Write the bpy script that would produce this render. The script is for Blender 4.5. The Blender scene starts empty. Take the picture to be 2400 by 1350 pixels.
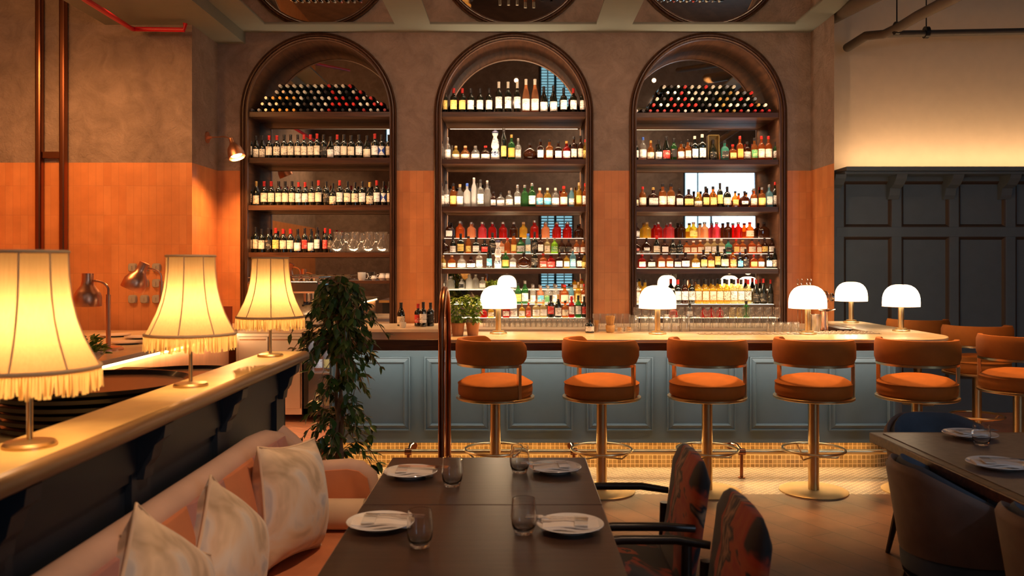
import bpy, math, random
from mathutils import Vector, Matrix
random.seed(7)
PI=math.pi
C=bpy.context.scene.collection
F=2000.0; U0=1210.0; V0=620.0; H=1.55
def P(u,v,Y): return Vector(((u-U0)*Y/F, Y, H-(v-V0)*Y/F))
def UX(u,Y): return (u-U0)*Y/F
def VZ(v,Y): return H-(v-V0)*Y/F
ORD='first second third fourth fifth sixth seventh eighth ninth tenth eleventh twelfth thirteenth fourteenth fifteenth sixteenth seventeenth eighteenth nineteenth twentieth twenty-first twenty-second twenty-third twenty-fourth twenty-fifth twenty-sixth twenty-seventh twenty-eighth twenty-ninth thirtieth'.split()
# ---------------------------------------------------------------- mesh builder
class MB:
    def __init__(s): s.v=[]; s.f=[]; s.m=[]
    def add(s,vs,fs,mi=0,M=None):
        o=len(s.v)
        for p in vs:
            p=Vector(p)
            if M is not None: p=M@p
            s.v.append(tuple(p))
        for f in fs: s.f.append(tuple(i+o for i in f)); s.m.append(mi)
        return s
    def box(s,x0,x1,y0,y1,z0,z1,mi=0,M=None):
        vs=[(x0,y0,z0),(x1,y0,z0),(x1,y1,z0),(x0,y1,z0),(x0,y0,z1),(x1,y0,z1),(x1,y1,z1),(x0,y1,z1)]
        return s.add(vs,[(0,3,2,1),(4,5,6,7),(0,1,5,4),(1,2,6,5),(2,3,7,6),(3,0,4,7)],mi,M)
    def lathe(s,prof,seg=24,c=(0,0,0),mi=0,sq=None,fy=1.0,M=None,cap=True,rib=None):
        vs=[];fs=[]
        for k,(r,z) in enumerate(prof):
            n=sq[k] if isinstance(sq,(list,tuple)) else (sq or 2)
            for i in range(seg):
                a=2*PI*(i+.5)/seg
                ca,sa=math.cos(a),math.sin(a)
                q=1.0 if n==2 else 1/((abs(ca)**n+abs(sa)**n)**(1/n))
                if rib: q*=1+rib*(1 if i%2 else -1)
                vs.append((c[0]+r*q*ca,c[1]+r*q*sa*(fy if n!=2.001 else 1),c[2]+z))
        for k in range(len(prof)-1):
            for i in range(seg):
                j=(i+1)%seg
                fs.append((k*seg+i,k*seg+j,(k+1)*seg+j,(k+1)*seg+i))
        if cap:
            if prof[0][0]>1e-5: fs.append(tuple(range(seg-1,-1,-1)))
            if prof[-1][0]>1e-5: fs.append(tuple((len(prof)-1)*seg+i for i in range(seg)))
        return s.add(vs,fs,mi,M)
    def cyl(s,r,z0,z1,c=(0,0,0),seg=20,mi=0,M=None):
        return s.lathe([(r,z0),(r,z1)],seg,c,mi,M=M)
    def tube(s,pts,r,seg=10,closed=False,mi=0,M=None):
        pts=[Vector(p) for p in pts]; n=len(pts); vs=[];fs=[]
        rr=r if isinstance(r,(list,tuple)) else [r]*n
        up=None
        for i,p in enumerate(pts):
            if closed: t=pts[(i+1)%n]-pts[i-1]
            else: t=pts[min(i+1,n-1)]-pts[max(i-1,0)]
            if t.length<1e-9: t=Vector((0,0,1))
            t.normalize()
            if up is None:
                up=Vector((0,0,1)) if abs(t.z)<.9 else Vector((1,0,0))
            a=t.cross(up)
            if a.length<1e-6: a=t.cross(Vector((0,1,0)))
            a.normalize(); b=a.cross(t); up=b
            for k in range(seg):
                w=2*PI*k/seg
                vs.append(p+a*math.cos(w)*rr[i]+b*math.sin(w)*rr[i])
        m=n if closed else n-1
        for i in range(m):
            for k in range(seg):
                j=(k+1)%seg; i2=(i+1)%n
                fs.append((i*seg+k,i*seg+j,i2*seg+j,i2*seg+k))
        if not closed:
            fs.append(tuple(range(seg-1,-1,-1))); fs.append(tuple((n-1)*seg+k for k in range(seg)))
        return s.add(vs,fs,mi,M)
    def prism(s,poly,z0,z1,mi=0,M=None):   # poly in xy, extruded in z
        n=len(poly)
        vs=[(x,y,z0) for x,y in poly]+[(x,y,z1) for x,y in poly]
        fs=[tuple(range(n-1,-1,-1)),tuple(range(n,2*n))]
        for i in range(n):
            j=(i+1)%n; fs.append((i,j,j+n,i+n))
        return s.add(vs,fs,mi,M)
    def loft(s,rings,closed_ring=True,cap=True,mi=0,M=None):
        n=len(rings[0]); vs=[p for r in rings for p in r]; fs=[]
        for i in range(len(rings)-1):
            for k in range(n if closed_ring else n-1):
                j=(k+1)%n
                fs.append((i*n+k,i*n+j,(i+1)*n+j,(i+1)*n+k))
        if cap and closed_ring:
            fs.append(tuple(range(n-1,-1,-1))); fs.append(tuple((len(rings)-1)*n+k for k in range(n)))
        return s.add(vs,fs,mi,M)
    def mesh(s,name,mats,smooth=35,flip=False):
        me=bpy.data.meshes.new(name)
        me.from_pydata(s.v,[],s.f)
        if not isinstance(mats,(list,tuple)): mats=[mats]
        for m in mats: me.materials.append(m)
        if len(mats)>1: me.polygons.foreach_set('material_index',s.m)
        if smooth:
            me.polygons.foreach_set('use_smooth',[True]*len(me.polygons))
            me.set_sharp_from_angle(angle=math.radians(smooth))
        me.update()
        return me
    def build(s,name,mats,parent=None,loc=None,rz=0,smooth=35,bevel=0,sub=0):
        return link(name,s.mesh(name,mats,smooth),parent,loc,rz,bevel,sub)
def link(name,me,parent=None,loc=None,rz=0,bevel=0,sub=0):
    o=bpy.data.objects.new(name,me); C.objects.link(o)
    if parent: o.parent=parent
    if loc is not None: o.location=loc
    if rz: o.rotation_euler=(0,0,rz)
    if bevel:
        b=o.modifiers.new('bevel','BEVEL'); b.width=bevel; b.segments=2; b.limit_method='ANGLE'
    if sub:
        b=o.modifiers.new('sub','SUBSURF'); b.levels=sub; b.render_levels=sub
    return o
def tag(o,label=None,cat=None,group=None,kind=None):
    if label: o['label']=label
    if cat: o['category']=cat
    if group: o['group']=group
    if kind: o['kind']=kind
    return o
def empty(name,loc,label,cat,group=None,rz=0):
    o=bpy.data.objects.new(name,None); C.objects.link(o); o.location=loc; o.rotation_euler=(0,0,rz)
    o.empty_display_size=.05
    return tag(o,label,cat,group)
def struct(o): o['kind']='structure'; return o
def dup(o,parent=None):
    c=o.copy(); C.objects.link(c)
    if parent: c.parent=parent
    for ch in list(o.children): dup(ch,c)
    return c
# ---------------------------------------------------------------- materials
MATS={}
def nt(name):
    m=bpy.data.materials.new(name); m.use_nodes=True
    t=m.node_tree; b=t.nodes.get('Principled BSDF')
    return m,t,b
def N(t,typ,**kw):
    n=t.nodes.new(typ)
    for k,v in kw.items():
        if k.startswith('i_'):
            key=k[2:]; key=int(key) if key.isdigit() else key.replace('_',' ')
            n.inputs[key].default_value=v
        else: setattr(n,k,v)
    return n
def c4(c): return (c[0],c[1],c[2],1)
def mat(name,col,rough=.5,metal=0,var=0,scale=8,bump=0,bscale=60,spec=.5,sheen=0,coat=0,stretch=None,emit=None,es=0):
    m,t,b=nt(name); L=t.links
    b.inputs['Base Color'].default_value=c4(col); b.inputs['Roughness'].default_value=rough
    b.inputs['Metallic'].default_value=metal; b.inputs['Specular IOR Level'].default_value=spec
    b.inputs['Sheen Weight'].default_value=sheen; b.inputs['Coat Weight'].default_value=coat
    if sheen:
        b.inputs['Sheen Tint'].default_value=c4([min(1,x*1.6+.08) for x in col]); b.inputs['Sheen Roughness'].default_value=.35
    tc=N(t,'ShaderNodeTexCoord'); src=tc.outputs['Object']
    if stretch:
        mp=N(t,'ShaderNodeMapping'); mp.inputs['Scale'].default_value=stretch; L.new(src,mp.inputs[0]); src=mp.outputs[0]
    if var:
        n=N(t,'ShaderNodeTexNoise',i_Scale=scale,i_Detail=6); L.new(src,n.inputs['Vector'])
        r=N(t,'ShaderNodeMix',data_type='RGBA'); L.new(n.outputs['Fac'],r.inputs['Factor'])
        mr=N(t,'ShaderNodeMapRange'); mr.inputs[1].default_value=.3; mr.inputs[2].default_value=.7
        L.new(n.outputs['Fac'],mr.inputs[0]); L.new(mr.outputs[0],r.inputs['Factor'])
        r.inputs['A'].default_value=c4([x*(1-var) for x in col]); r.inputs['B'].default_value=c4([min(1,x*(1+var)) for x in col])
        L.new(r.outputs['Result'],b.inputs['Base Color'])
    if bump:
        n2=N(t,'ShaderNodeTexNoise',i_Scale=bscale,i_Detail=4); L.new(src,n2.inputs['Vector'])
        bp=N(t,'ShaderNodeBump',i_Strength=bump,i_Distance=.01); L.new(n2.outputs['Fac'],bp.inputs['Height']); L.new(bp.outputs[0],b.inputs['Normal'])
    if emit: b.inputs['Emission Color'].default_value=c4(emit); b.inputs['Emission Strength'].default_value=es
    MATS[name]=m; return m
def emat(name,col,s):
    m,t,b=nt(name); t.nodes.remove(b)
    e=N(t,'ShaderNodeEmission'); e.inputs[0].default_value=c4(col); e.inputs[1].default_value=s
    t.links.new(e.outputs[0],t.nodes['Material Output'].inputs[0]); return m
def fglass(name,col,trans=.75,rough=.04,fres=1.45,gain=1.0):
    # thin tinted glass: coloured see-through + body glow + surface reflection
    m,t,b=nt(name); t.nodes.remove(b); L=t.links
    tr=N(t,'ShaderNodeBsdfTransparent'); tr.inputs[0].default_value=c4(col)
    tl=N(t,'ShaderNodeBsdfTranslucent'); tl.inputs[0].default_value=c4(col)
    df=N(t,'ShaderNodeBsdfDiffuse'); df.inputs[0].default_value=c4(col)
    m0=N(t,'ShaderNodeMixShader'); m0.inputs[0].default_value=.5; L.new(tl.outputs[0],m0.inputs[1]); L.new(df.outputs[0],m0.inputs[2])
    m1=N(t,'ShaderNodeMixShader'); m1.inputs[0].default_value=1-trans; L.new(tr.outputs[0],m1.inputs[1]); L.new(m0.outputs[0],m1.inputs[2])
    gl=N(t,'ShaderNodeBsdfGlossy'); gl.inputs['Roughness'].default_value=rough
    lw=N(t,'ShaderNodeLayerWeight'); pw=N(t,'ShaderNodeMath',operation='POWER'); pw.inputs[1].default_value=3.2; L.new(lw.outputs['Facing'],pw.inputs[0])
    mu=N(t,'ShaderNodeMath',operation='MULTIPLY_ADD'); mu.inputs[1].default_value=.55*gain; mu.inputs[2].default_value=.035*gain; mu.use_clamp=True; L.new(pw.outputs[0],mu.inputs[0])
    m2=N(t,'ShaderNodeMixShader'); L.new(mu.outputs[0],m2.inputs[0]); L.new(m1.outputs[0],m2.inputs[1]); L.new(gl.outputs[0],m2.inputs[2])
    L.new(m2.outputs[0],t.nodes['Material Output'].inputs[0]); return m
def brickmat(name,c1,c2,mortar,w,h,ms,mode,rough=.4,rot=0,offset=0,bump=.3,nvar=.1,spec=.5):
    m,t,b=nt(name); L=t.links
    tc=N(t,'ShaderNodeTexCoord'); sp=N(t,'ShaderNodeSeparateXYZ'); L.new(tc.outputs['Object'],sp.inputs[0])
    cb=N(t,'ShaderNodeCombineXYZ')
    if mode=='wall':
        ad=N(t,'ShaderNodeMath',operation='ADD'); L.new(sp.outputs[0],ad.inputs[0]); L.new(sp.outputs[1],ad.inputs[1])
        L.new(ad.outputs[0],cb.inputs[0]); L.new(sp.outputs[2],cb.inputs[1])
    else:
        L.new(sp.outputs[0],cb.inputs[0]); L.new(sp.outputs[1],cb.inputs[1])
    mp=N(t,'ShaderNodeMapping'); mp.inputs['Rotation'].default_value=(0,0,rot); mp.inputs['Location'].default_value=(20,20,0); L.new(cb.outputs[0],mp.inputs[0])
    bk=N(t,'ShaderNodeTexBrick',offset=offset,squash=1.0); L.new(mp.outputs[0],bk.inputs['Vector'])
    bk.inputs['Color1'].default_value=c4(c1); bk.inputs['Color2'].default_value=c4(c2); bk.inputs['Mortar'].default_value=c4(mortar)
    bk.inputs['Scale'].default_value=1; bk.inputs['Mortar Size'].default_value=ms; bk.inputs['Mortar Smooth'].default_value=.2
    bk.inputs['Brick Width'].default_value=w; bk.inputs['Row Height'].default_value=h; bk.inputs['Bias'].default_value=0
    n=N(t,'ShaderNodeTexNoise',i_Scale=5,i_Detail=8); L.new(tc.outputs['Object'],n.inputs['Vector'])
    mr=N(t,'ShaderNodeMapRange'); mr.inputs[1].default_value=.3; mr.inputs[2].default_value=.7; mr.inputs[3].default_value=1-nvar; mr.inputs[4].default_value=1+nvar; L.new(n.outputs['Fac'],mr.inputs[0])
    mx=N(t,'ShaderNodeMix',data_type='RGBA',blend_type='MULTIPLY'); mx.inputs['Factor'].default_value=1
    L.new(bk.outputs['Color'],mx.inputs['A']); L.new(mr.outputs[0],mx.inputs['B']); L.new(mx.outputs['Result'],b.inputs['Base Color'])
    b.inputs['Roughness'].default_value=rough; b.inputs['Specular IOR Level'].default_value=spec
    bp=N(t,'ShaderNodeBump',i_Strength=bump,i_Distance=.004,invert=True); L.new(bk.outputs['Fac'],bp.inputs['Height']); L.new(bp.outputs[0],b.inputs['Normal'])
    return m
def woodmat(name,c1,c2,rough=.4,stretch=(1,14,14),scale=3,coat=0):
    m,t,b=nt(name); L=t.links
    tc=N(t,'ShaderNodeTexCoord'); mp=N(t,'ShaderNodeMapping'); mp.inputs['Scale'].default_value=stretch; L.new(tc.outputs['Object'],mp.inputs[0])
    n=N(t,'ShaderNodeTexNoise',i_Scale=scale,i_Detail=8,i_Distortion=.6); L.new(mp.outputs[0],n.inputs['Vector'])
    r=N(t,'ShaderNodeValToRGB'); r.color_ramp.elements[0].position=.35; r.color_ramp.elements[1].position=.68
    r.color_ramp.elements[0].color=c4(c1); r.color_ramp.elements[1].color=c4(c2)
    L.new(n.outputs['Fac'],r.inputs[0]); L.new(r.outputs[0],b.inputs['Base Color'])
    b.inputs['Roughness'].default_value=rough; b.inputs['Coat Weight'].default_value=coat
    bp=N(t,'ShaderNodeBump',i_Strength=.08,i_Distance=.003); L.new(n.outputs['Fac'],bp.inputs['Height']); L.new(bp.outputs[0],b.inputs['Normal'])
    return m
def labelmat(name,base,ink,tri=False,tp=28):
    m,t,b=nt(name); L=t.links
    tc=N(t,'ShaderNodeTexCoord'); oi=N(t,'ShaderNodeObjectInfo')
    ro=N(t,'ShaderNodeMath',operation='MULTIPLY'); ro.inputs[1].default_value=37; L.new(oi.outputs['Random'],ro.inputs[0])
    mp=N(t,'ShaderNodeMapping'); mp.inputs['Scale'].default_value=(260,1,110); L.new(tc.outputs['Object'],mp.inputs[0]); L.new(ro.outputs[0],mp.inputs['Location'])
    n=N(t,'ShaderNodeTexNoise',i_Scale=1.0,i_Detail=1); L.new(mp.outputs[0],n.inputs['Vector'])
    g=N(t,'ShaderNodeMath',operation='GREATER_THAN'); g.inputs[1].default_value=.56; L.new(n.outputs['Fac'],g.inputs[0])
    mp2=N(t,'ShaderNodeMapping'); mp2.inputs['Scale'].default_value=(14,1,60); L.new(tc.outputs['Object'],mp2.inputs[0]); L.new(ro.outputs[0],mp2.inputs['Location'])
    n2=N(t,'ShaderNodeTexNoise',i_Scale=1.0,i_Detail=0); L.new(mp2.outputs[0],n2.inputs['Vector'])
    g2=N(t,'ShaderNodeMath',operation='GREATER_THAN'); g2.inputs[1].default_value=.53; L.new(n2.outputs['Fac'],g2.inputs[0])
    mu=N(t,'ShaderNodeMath',operation='MULTIPLY'); L.new(g.outputs[0],mu.inputs[0]); L.new(g2.outputs[0],mu.inputs[1])
    mx=N(t,'ShaderNodeMix',data_type='RGBA'); L.new(mu.outputs[0],mx.inputs['Factor'])
    mx.inputs['A'].default_value=c4(base); mx.inputs['B'].default_value=c4(ink); L.new(mx.outputs['Result'],b.inputs['Base Color'])
    b.inputs['Roughness'].default_value=.55
    return m

M_tile=brickmat('terracotta_tile',(.66,.25,.085),(.72,.30,.11),(.60,.24,.09),.075,.29,.0028,'wall',rough=.38,nvar=.12)
M_counter_tile=brickmat('glazed_counter_tile',(.68,.36,.20),(.74,.42,.25),(.6,.38,.24),.075,.29,.003,'wall',rough=.3)
M_mosaic=brickmat('gold_mosaic',(.26,.15,.05),(.42,.27,.10),(.78,.54,.26),.034,.034,.003,'wall',rough=.3,bump=.5)
M_mosaicf=brickmat('floor_mosaic',(.22,.165,.11),(.34,.26,.18),(.80,.68,.50),.034,.034,.003,'floor',rough=.35,rot=PI/4,bump=.5)
M_floor=brickmat('oak_plank_floor',(.125,.06,.033),(.18,.09,.05),(.05,.022,.012),1.5,.19,.003,'floor',rough=.42,rot=math.radians(62),offset=.37,nvar=.25)
M_backfloor=brickmat('herringbone_tile_floor',(.62,.28,.16),(.70,.34,.20),(.5,.28,.2),.3,.075,.004,'floor',rough=.4,rot=PI/4,offset=.5)
def plastermat(name,c,d):
    m,t,b=nt(name); L=t.links
    tc=N(t,'ShaderNodeTexCoord')
    n=N(t,'ShaderNodeTexNoise',i_Scale=4.5,i_Detail=9,i_Roughness=.65,i_Distortion=.8); L.new(tc.outputs['Object'],n.inputs['Vector'])
    r=N(t,'ShaderNodeValToRGB'); e=r.color_ramp.elements; e[0].position=.35; e[1].position=.65; e[0].color=c4(d); e[1].color=c4(c)
    L.new(n.outputs['Fac'],r.inputs[0]); L.new(r.outputs[0],b.inputs['Base Color'])
    n2=N(t,'ShaderNodeTexNoise',i_Scale=22,i_Detail=8,i_Distortion=1.2); L.new(tc.outputs['Object'],n2.inputs['Vector'])
    bp=N(t,'ShaderNodeBump',i_Strength=.9,i_Distance=.014); L.new(n2.outputs['Fac'],bp.inputs['Height']); L.new(bp.outputs[0],b.inputs['Normal'])
    b.inputs['Roughness'].default_value=.8; return m
M_plaster=plastermat('trowelled_plaster',(.35,.27,.225),(.235,.18,.148))
M_cream=mat('cream_paint',(.74,.56,.38),.7,var=.03,bump=.05,bscale=30)
M_soffit=mat('grey_green_ceiling_paint',(.20,.22,.19),.6,var=.03)
M_hall=mat('dark_hall_paint',(.12,.10,.085),.8,var=.1)
M_bluegrey=mat('blue_grey_panel_paint',(.125,.18,.21),.40,var=.04)
M_navy=mat('dark_navy_paint',(.011,.018,.030),.5,var=.05)
M_wainscot=mat('slate_wainscot_paint',(.125,.16,.185),.5,var=.05)
M_wood=woodmat('dark_walnut',(.055,.022,.010),(.13,.055,.025),.38)
M_woodv=woodmat('dark_walnut_upright',(.045,.018,.008),(.10,.042,.02),.38,stretch=(14,14,1))
M_lining=woodmat('matt_walnut_lining',(.06,.024,.011),(.12,.05,.022),.65,stretch=(8,1,8))
M_lining.node_tree.nodes['Principled BSDF'].inputs['Specular IOR Level'].default_value=.2
M_tablewood=woodmat('dark_oak_tabletop',(.034,.016,.009),(.055,.028,.016),.30,stretch=(1,10,10),scale=4)
M_chairwood=woodmat('ebonised_wood',(.018,.010,.007),(.035,.018,.012),.3,stretch=(8,8,8))
M_tablestone=mat('taupe_stone_top',(.13,.10,.09),.35,var=.25,scale=30)
M_marble=mat('warm_white_marble',(.76,.60,.39),.22,var=.12,scale=5)
M_ledge=mat('cream_marble_ledge',(.74,.52,.19),.3,var=.13,scale=9)
M_brass=mat('brushed_brass',(.78,.58,.30),.30,1,bump=.03,bscale=300)
M_sbrass=mat('satin_brass',(.66,.48,.22),.5,.8)
M_dbrass=mat('aged_brass',(.42,.27,.11),.35,1)
M_copper=mat('copper',(.85,.42,.26),.33,1)
M_dcopper=mat('dark_copper',(.30,.12,.06),.28,1)
M_steel=mat('brushed_steel',(.62,.55,.48),.3,1,bump=.03,bscale=200)
M_chrome=mat('chrome',(.85,.83,.8),.08,1)
M_mirror=mat('mirror_glass',(.72,.70,.66),.015,1)
M_velvet=mat('rust_velvet',(.36,.10,.004),.8,var=.10,scale=12)
M_sv=mat('slate_blue_velvet',(.045,.065,.095),.8,var=.25,scale=7,sheen=.35)
M_svb=mat('brown_leather_shell',(.15,.10,.08),.6,var=.2,scale=9)
M_pinkv=mat('pale_pink_velvet',(.62,.40,.29),.8,var=.08,sheen=.4)
M_orangev=mat('burnt_orange_velvet',(.62,.22,.09),.75,var=.1,sheen=.35)
M_mauvev=mat('mauve_velvet',(.42,.20,.17),.8,var=.1,sheen=.4)
M_creamv=mat('cream_velvet',(.72,.52,.34),.8,var=.06,sheen=.3)
M_porcelain=mat('white_porcelain',(.80,.77,.72),.15,coat=.5)
M_linen=mat('white_linen_napkin',(.78,.72,.66),.85,bump=.1,bscale=200)
M_black=mat('black_metal',(.015,.013,.012),.3,.2)
M_tray=mat('black_lacquer_tray',(.02,.016,.014),.22,coat=.3)
M_trayin=mat('tray_brown_reflection',(.10,.035,.02),.3,coat=.3)  # brown reflection on a black tray, put into its colour
M_red=mat('red_pipe_paint',(.62,.003,.02),.4)
M_terra=mat('terracotta_pot',(.55,.24,.10),.8,var=.1)
M_soil=mat('potting_soil',(.03,.02,.012),.95)
M_trunk=mat('ficus_bark',(.28,.17,.09),.8,var=.25,scale=20)
M_leaf=mat('ficus_leaf',(.08,.15,.03),.32,var=.5,scale=6)
M_basil=mat('basil_leaf',(.24,.38,.05),.45,var=.4,scale=30)
M_socket=mat('grey_socket_plastic',(.42,.38,.32),.4)
M_wicker=mat('bamboo_straw',(.60,.34,.12),.6,var=.15,scale=40)
M_duct=mat('grey_service_pipe',(.10,.075,.055),.5,var=.1)
M_white=mat('white_ceramic',(.75,.70,.62),.25)
M_clear=fglass('clear_glass',(.96,.95,.93),.95,.03,1.35,1.6)
M_shelfglass=fglass('lit_shelf_glass',(.9,.9,.85),.6)
G=bpy.data.materials
def realglass():
    m,t,b=nt('tumbler_glass'); b.inputs['Transmission Weight'].default_value=1; b.inputs['Roughness'].default_value=0; b.inputs['IOR'].default_value=1.45
    b.inputs['Base Color'].default_value=(.97,.97,.97,1); return m
M_tumbler=realglass()
def fabricshade():
    m,t,b=nt('pleated_shade_fabric'); t.nodes.remove(b); L=t.links
    tl=N(t,'ShaderNodeBsdfTranslucent'); df=N(t,'ShaderNodeBsdfDiffuse')
    tc=N(t,'ShaderNodeTexCoord'); mp=N(t,'ShaderNodeMapping'); mp.inputs['Scale'].default_value=(220,220,4); L.new(tc.outputs['Object'],mp.inputs[0])
    n=N(t,'ShaderNodeTexNoise',i_Scale=1,i_Detail=2); L.new(mp.outputs[0],n.inputs['Vector'])
    mx=N(t,'ShaderNodeMix',data_type='RGBA'); L.new(n.outputs['Fac'],mx.inputs['Factor']); mx.inputs['A'].default_value=(.44,.29,.13,1); mx.inputs['B'].default_value=(.54,.38,.19,1)
    L.new(mx.outputs['Result'],tl.inputs[0]); L.new(mx.outputs['Result'],df.inputs[0])
    ms=N(t,'ShaderNodeMixShader'); ms.inputs[0].default_value=.35; L.new(tl.outputs[0],ms.inputs[1]); L.new(df.outputs[0],ms.inputs[2])
    L.new(ms.outputs[0],t.nodes['Material Output'].inputs[0]); return m
M_shade=fabricshade()
M_rib=mat('shade_piping',(.78,.56,.30),.8)
M_fringe=fglass('fringe_thread',(.90,.66,.26),.12,.6,1.1)
M_dome=emat('lit_opal_glass',(1,.74,.46),7)
M_bulb=emat('lit_bulb',(1,.62,.28),40)
M_led=emat('led_strip_light',(1,.66,.32),14)
M_ledw=emat('led_strip_white',(1,.74,.46),3.6)
def floral():
    m,t,b=nt('painted_floral_velvet'); L=t.links
    tc=N(t,'ShaderNodeTexCoord')
    n=N(t,'ShaderNodeTexNoise',i_Scale=3.4,i_Detail=4,i_Distortion=.9); L.new(tc.outputs['Object'],n.inputs['Vector'])
    r=N(t,'ShaderNodeValToRGB'); cr=r.color_ramp; cr.interpolation='EASE'
    pts=[(.28,(.03,.05,.12)),(.36,(.010,.010,.014)),(.48,(.012,.010,.012)),(.515,(.40,.04,.01)),(.565,(.45,.08,.015)),(.59,(.015,.012,.014)),(.64,(.42,.24,.13)),(.68,(.02,.02,.03)),(.76,(.06,.11,.20))]
    cr.elements[0].position=pts[0][0]; cr.elements[0].color=c4(pts[0][1]); cr.elements[1].position=pts[-1][0]; cr.elements[1].color=c4(pts[-1][1])
    for p,c in pts[1:-1]:
        e=cr.elements.new(p); e.color=c4(c)
    L.new(n.outputs['Fac'],r.inputs[0]); L.new(r.outputs[0],b.inputs['Base Color']); b.inputs['Roughness'].default_value=.8
    b.inputs['Sheen Weight'].default_value=.2
    return m
M_floral=floral()
def watercolor():
    m,t,b=nt('watercolour_velvet'); L=t.links
    tc=N(t,'ShaderNodeTexCoord')
    n=N(t,'ShaderNodeTexNoise',i_Scale=5.5,i_Detail=3,i_Distortion=1); L.new(tc.outputs['Object'],n.inputs['Vector'])
    r=N(t,'ShaderNodeValToRGB'); cr=r.color_ramp
    cr.elements[0].position=.36; cr.elements[0].color=(.46,.33,.20,1); cr.elements[1].position=.66; cr.elements[1].color=(.46,.45,.44,1)
    e=cr.elements.new(.48); e.color=(.72,.54,.36,1); e=cr.elements.new(.56); e.color=(.72,.62,.50,1)
    L.new(n.outputs['Fac'],r.inputs[0]); L.new(r.outputs[0],b.inputs['Base Color']); b.inputs['Roughness'].default_value=.8; b.inputs['Sheen Weight'].default_value=.3
    return m
M_cushion=watercolor()
# ---------------------------------------------------------------- lights
WARM=(1,.60,.30); AMB=(1,.42,.13); SOFT=(1,.72,.46)
def area(loc,target,sx,sy,W,col=WARM,name='area_light',spread=None):
    l=bpy.data.lights.new(name,'AREA'); l.shape='RECTANGLE'; l.size=sx; l.size_y=sy; l.energy=W; l.color=col
    if spread: l.spread=spread
    o=bpy.data.objects.new(name,l); C.objects.link(o); o.location=loc
    d=Vector(target)-Vector(loc); o.rotation_euler=d.to_track_quat('-Z','X' if False else 'Y').to_euler(); return o
def areaY(loc,target,length,w,W,col=WARM,name='strip_light'):  # long side along world Y
    l=bpy.data.lights.new(name,'AREA'); l.shape='RECTANGLE'; l.size=w; l.size_y=length; l.energy=W; l.color=col
    o=bpy.data.objects.new(name,l); C.objects.link(o); o.location=loc
    z=-(Vector(target)-Vector(loc)).normalized(); y=Vector((0,1,0)); x=y.cross(z).normalized(); y=z.cross(x)
    o.rotation_euler=Matrix((x,y,z)).transposed().to_euler(); return o
def areaX(loc,target,length,w,W,col=WARM,name='strip_light',spread=None):
    l=bpy.data.lights.new(name,'AREA')
    if spread: l.spread=math.radians(spread)
    l.shape='RECTANGLE'; l.size=length; l.size_y=w; l.energy=W; l.color=col
    o=bpy.data.objects.new(name,l); C.objects.link(o); o.location=loc
    z=-(Vector(target)-Vector(loc)).normalized(); x=Vector((1,0,0)); y=z.cross(x).normalized(); x=y.cross(z)
    o.rotation_euler=Matrix((x,y,z)).transposed().to_euler(); return o
def point(loc,W,col=WARM,r=.03,name='point_light'):
    l=bpy.data.lights.new(name,'POINT'); l.energy=W; l.color=col; l.shadow_soft_size=r
    o=bpy.data.objects.new(name,l); C.objects.link(o); o.location=loc; return o
def spot(loc,target,W,col=WARM,ang=60,blend=.6,r=.04,name='spot_light'):
    l=bpy.data.lights.new(name,'SPOT'); l.energy=W; l.color=col; l.spot_size=math.radians(ang); l.spot_blend=blend; l.shadow_soft_size=r
    o=bpy.data.objects.new(name,l); C.objects.link(o); o.location=loc
    o.rotation_euler=(Vector(target)-Vector(loc)).to_track_quat('-Z','Y').to_euler(); return o
# ================================================================ SETTING
YW=9.2; YL=8.474; XL=-3.22; XR=3.174; ZT=2.562; ZC=4.05; TOP=7.4; YR=-4.5; XLW=-5.6; XRW=7.5
ARCH=[(UX(565,YW),UX(930,YW)),(UX(1018,YW),UX(1390,YW)),(UX(1475,YW),UX(1843,YW))]
TW=.075  # trim width
def archtop(x,x0,x1,zs,top):
    c=(x0+x1)/2; r=(x1-x0)/2; q=max(0,1-((x-c)/r)**2)
    return zs+(top-zs)*math.sqrt(q)
ZS=3.17
b=MB()
def quad(b,x0,x1,za0,za1,zb0,zb1,Y,mi):  # left z range a, right z range b
    b.add([(x0,Y,za0),(x1,Y,zb0),(x1,Y,zb1),(x0,Y,za1)],[(0,1,2,3)],mi)
xs=[XL]+[e for a in ARCH for e in (a[0]+.02,a[1]-.02)]+[XR]
for i in range(0,len(xs),2):
    quad(b,xs[i],xs[i+1],-.1,ZT,-.1,ZT,YW,0); quad(b,xs[i],xs[i+1],ZT,ZC+.05,ZT,ZC+.05,YW,1)
for a0,a1 in ARCH:
    a0+=.02;a1-=.02; n=48
    for k in range(n):
        xa=a0+(a1-a0)*(1-math.cos(PI*k/n))/2; xb=a0+(a1-a0)*(1-math.cos(PI*(k+1)/n))/2
        quad(b,xa,xb,archtop(xa,a0,a1,ZS,4.03),ZC+.05,archtop(xb,a0,a1,ZS,4.03),ZC+.05,YW,1)
struct(b.build('wall_back',[M_tile,M_plaster],smooth=0))
b=MB(); b.box(XL-.3,XL,YL+.3,YW+.6,-.1,ZT,0); b.box(XL-.3,XL,YL+.3,YW+.6,ZT,ZC+.2,1)
b.box(XLW,XL,YL,YL+.3,-.1,ZT,0); b.box(XLW,XL,YL,YL+.3,ZT,TOP,1)
struct(b.build('wall_kitchen',[M_tile,M_plaster],smooth=0))
b=MB(); b.box(XLW-.2,XLW,YR,YL+.3,-.1,ZT,0); b.box(XLW-.2,XLW,YR,YL+.3,ZT,TOP,1)
struct(b.build('wall_left',[M_tile,M_plaster],smooth=0))
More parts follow.
